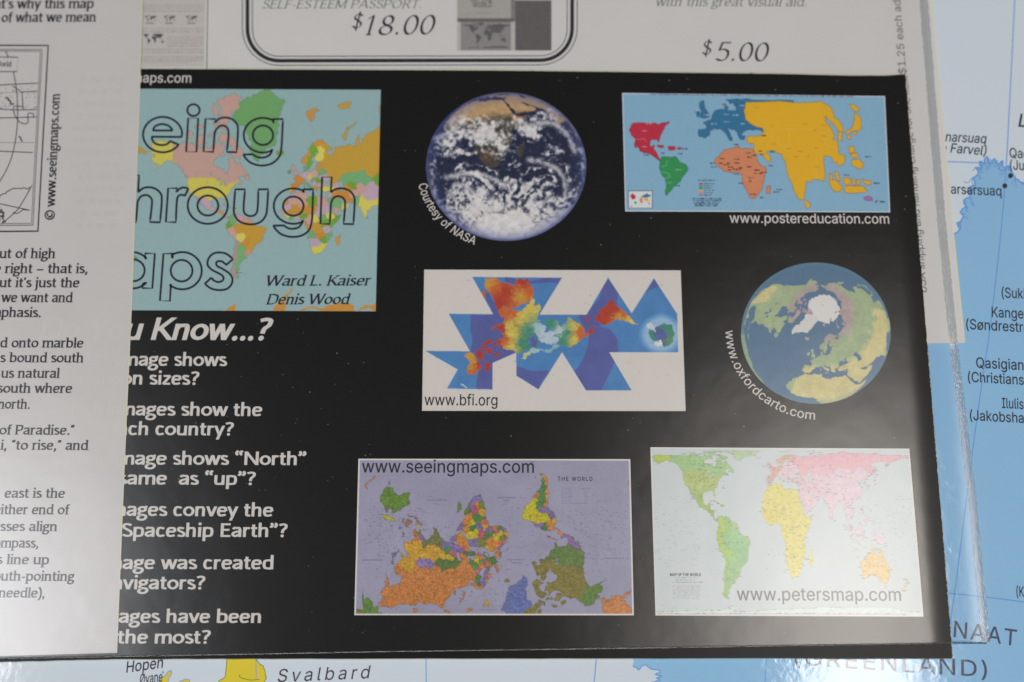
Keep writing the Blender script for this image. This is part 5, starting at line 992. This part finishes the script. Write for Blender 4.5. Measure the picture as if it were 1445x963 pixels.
for p in ([(-60, 80.5), (25.5, 81), (24, 101.5), (-60, 101)], [(8, 73), (12, 81)], [(19, 102), (23, 125), (25, 158), (23, 190), (17, 220), (8, 242), (-4, 262)], [(-10, 121), (20, 119), (53.5, 117.8)], [(-10, 153.5), (20, 155.5), (51, 155)], [(-10, 167), (51, 165.5)], [(32, 130), (53, 129.5)], [(31, 130), (32.5, 155)], [(17, 121), (32, 131)], [(20, 150), (33, 150.5)], [(20, 150), (19, 157), (27, 172), (39, 174), (39.5, 161), (47, 161), (47.5, 165)], [(-5, 201), (47, 205)][:0], [(-5, 213.5), (46, 215.5)], [(45, 262), (35, 280), (24, 297), (12, 308), (3, 316)], [(-10, 286), (10, 290), (42, 297)], [(42, 297), (33, 296), (24, 302), (18, 300)]):
    if len(p) > 1: I.line(crom(p, 5) if len(p) > 4 else p, 1.25)
for k in range(13): I.line([(-3 + k * 4, 201.5), (-.6 + k * 4, 201.6)], .8); I.line([(-3 + k * 2.8, 131 - k * .05), (-1.4 + k * 2.8, 131)], .7)
rng = random.Random(5); I.line(rough([(-6, 284), (3, 275), (12, 270), (22, 267), (33, 265), (42, 264.5)], .3, 3, 3, False), 1.3); I.line(rough([(0, 292), (5, 300), (3, 308), (8, 314)], .5, 4, 4, False), 1.5); I.line(rough([(-4, 300), (2, 296), (6, 306), (-2, 312)], .6, 4, 6, False), 1.5)
I.line(rough([(7, 139), (14, 143), (20, 147)], .5, 3, 5, False), 2.0); I.line(rough([(26, 193), (30, 197), (32, 200)], .4, 3, 5, False), 1.6)
for k in range(46): x, y = rng.uniform(-2, 52), rng.uniform(122, 154); a = rng.uniform(0, 6.3); I.line([(x, y), (x + 2 * math.cos(a), y + 2 * math.sin(a))], .6)
I.build('line_map', M_ink, fl)
I = Ink(zf); text(I, 'The World', 'roman', (-9, 94), (16, 94.3), 10.5, 'World'); I.build('title_text', M_ink, fl)
settle(fl)

# ================================================================== the clear plastic sleeve over everything but the card's lower rim
sl = thing('plastic_sleeve', 'clear plastic sleeve with a welded seam, lying over the card, form and flyer', 'sleeve'); at_base(sl, 1200, 880)
def film_mat(name, gloss, rough, haze, tint, bump, bscale, body=(.8, .82, .85)):
    m = bpy.data.materials.new(name); m.use_nodes = True; nt = m.node_tree; N = nt.nodes; Lk = nt.links; N.remove(N['Principled BSDF'])
    tr = N.new('ShaderNodeBsdfTransparent'); tr.inputs[0].default_value = (*tint, 1)
    g = N.new('ShaderNodeBsdfGlossy'); g.distribution = 'BECKMANN'; g.inputs['Roughness'].default_value = rough; g.inputs['Color'].default_value = (1, 1, 1, 1)
    d = N.new('ShaderNodeBsdfDiffuse'); d.inputs[0].default_value = (*body, 1)
    lw = N.new('ShaderNodeFresnel'); lw.inputs[0].default_value = 1.5
    ml = N.new('ShaderNodeMath'); ml.operation = 'MULTIPLY'; ml.inputs[1].default_value = gloss / .04
    tc = N.new('ShaderNodeTexCoord'); n = N.new('ShaderNodeTexNoise'); n.inputs['Scale'].default_value = bscale; n.inputs['Detail'].default_value = 4
    bp = N.new('ShaderNodeBump'); bp.inputs['Strength'].default_value = 1; bp.inputs['Distance'].default_value = bump
    n2 = N.new('ShaderNodeTexNoise'); n2.inputs['Scale'].default_value = 70; n2.inputs['Detail'].default_value = 3
    bp2 = N.new('ShaderNodeBump'); bp2.inputs['Strength'].default_value = 1; bp2.inputs['Distance'].default_value = 6.0e-5
    Lk.new(tc.outputs['Object'], n2.inputs['Vector']); Lk.new(n2.outputs['Fac'], bp2.inputs['Height']); Lk.new(bp2.outputs[0], bp.inputs['Normal'])
    Lk.new(tc.outputs['Object'], n.inputs['Vector']); Lk.new(n.outputs['Fac'], bp.inputs['Height']); Lk.new(bp.outputs[0], g.inputs['Normal'])
    m1 = N.new('ShaderNodeMixShader'); m2 = N.new('ShaderNodeMixShader'); m2.inputs[0].default_value = haze
    Lk.new(lw.outputs[0], ml.inputs[0]); Lk.new(ml.outputs[0], m1.inputs[0]); Lk.new(tr.outputs[0], m1.inputs[1]); Lk.new(g.outputs[0], m1.inputs[2])
    Lk.new(m1.outputs[0], m2.inputs[1]); Lk.new(d.outputs[0], m2.inputs[2]); Lk.new(m2.outputs[0], N['Material Output'].inputs[0])
    return m
M_film = film_mat('sleeve_film', .045, .215, .003, (.985, .985, .985), 2.5e-6, 2200)
M_seam = film_mat('sleeve_seam', .06, .16, .30, (.88, .89, .90), 6.0e-5, 1900, (.50, .52, .55))
M_lip = film_mat('sleeve_lip', .06, .24, .015, (.26, .29, .30), 4e-5, 2500)
# film: flat over the stack, dropping to the map along its right side
def edge_x(y): return np.interp(y, [-250, 0, 300, 485, 700, 905], [1284, 1304, 1328, 1346, 1372, 1392])
def bot_y(x): return np.interp(x, [-420, 0, 540, 900, 1345, 1400], [938, 929, 919, 914, 907.5, 907.5])
rows, cols = 60, 150
sv_ = np.concatenate([np.linspace(0, .78, 40), np.linspace(.78, 1, cols - 39)[1:]])
V = []
for i in range(rows + 1):
    for j in range(cols):
        x = -420 + (edge_x(905) + 420) * sv_[j]; yb = bot_y(x); y = -250 + (yb + 250) * i / rows
        xe = edge_x(y); x = -420 + (xe + 420) * sv_[j]
        ce = np.interp(y, [97, 930], [1277.5, 1344]) if y > 97 else 1277
        d = x - (ce - 30); t = np.clip(d / 66.0, 0, 1); s_ = t * t * (3 - 2 * t)
        zl = Z_FILM; ze = .00030 if y < 478 else (.00030 - .00010 * min(1, (y - 478) / 14)); z = zl * (1 - s_) + ze * s_
        z += 1e-5 * math.sin(x * .013 + y * .006) * (1 - s_)
        V.append(px2w(x, y, z))
np_mesh('film', V, grid_quads(cols, rows + 1)[:, ::-1], M_film, sl)
for p in sl.children: p.data.polygons.foreach_set('use_smooth', [True] * len(p.data.polygons))
# welded seam: a lumpy ribbon
V = []; rng = random.Random(31); n = 700
for i in range(n + 1):
    y = -250 + (907 + 250) * i / n; xe = edge_x(y); zb = .00031 if y < 478 else (.00031 - .00010 * min(1, (y - 478) / 14))
    ja, jb = rng.uniform(-.7, .7), rng.uniform(-.8, .8)
    for o_, h in ((-6.5 + ja, .000005), (-2.5, .00003 * rng.uniform(.5, 1.4)), (1.5, .00003 * rng.uniform(.5, 1.4)), (5.5 + jb, .000005)):
        V.append(px2w(xe + o_, y, zb + h))
np_mesh('seam', V, grid_quads(4, n + 1)[:, ::-1], M_seam, sl)
V = []
for i in range(900 + 1):
    x = -420 + (1392 + 420) * i / 900; y = bot_y(x); zb = np.interp(x, [1312, 1345, 1392], [Z_FILM, .00055, .00020])
    for o_, h in ((-1.0 + rng.uniform(-.4, .4), .00001), (0, .00006 * rng.uniform(.2, 1.3)), (1.3 + rng.uniform(-.2, .2), -.00003)): V.append(px2w(x, y + o_, zb + h))
np_mesh('bottom_lip', V, grid_quads(3, 901)[:, ::-1], M_lip, sl)
settle(sl)
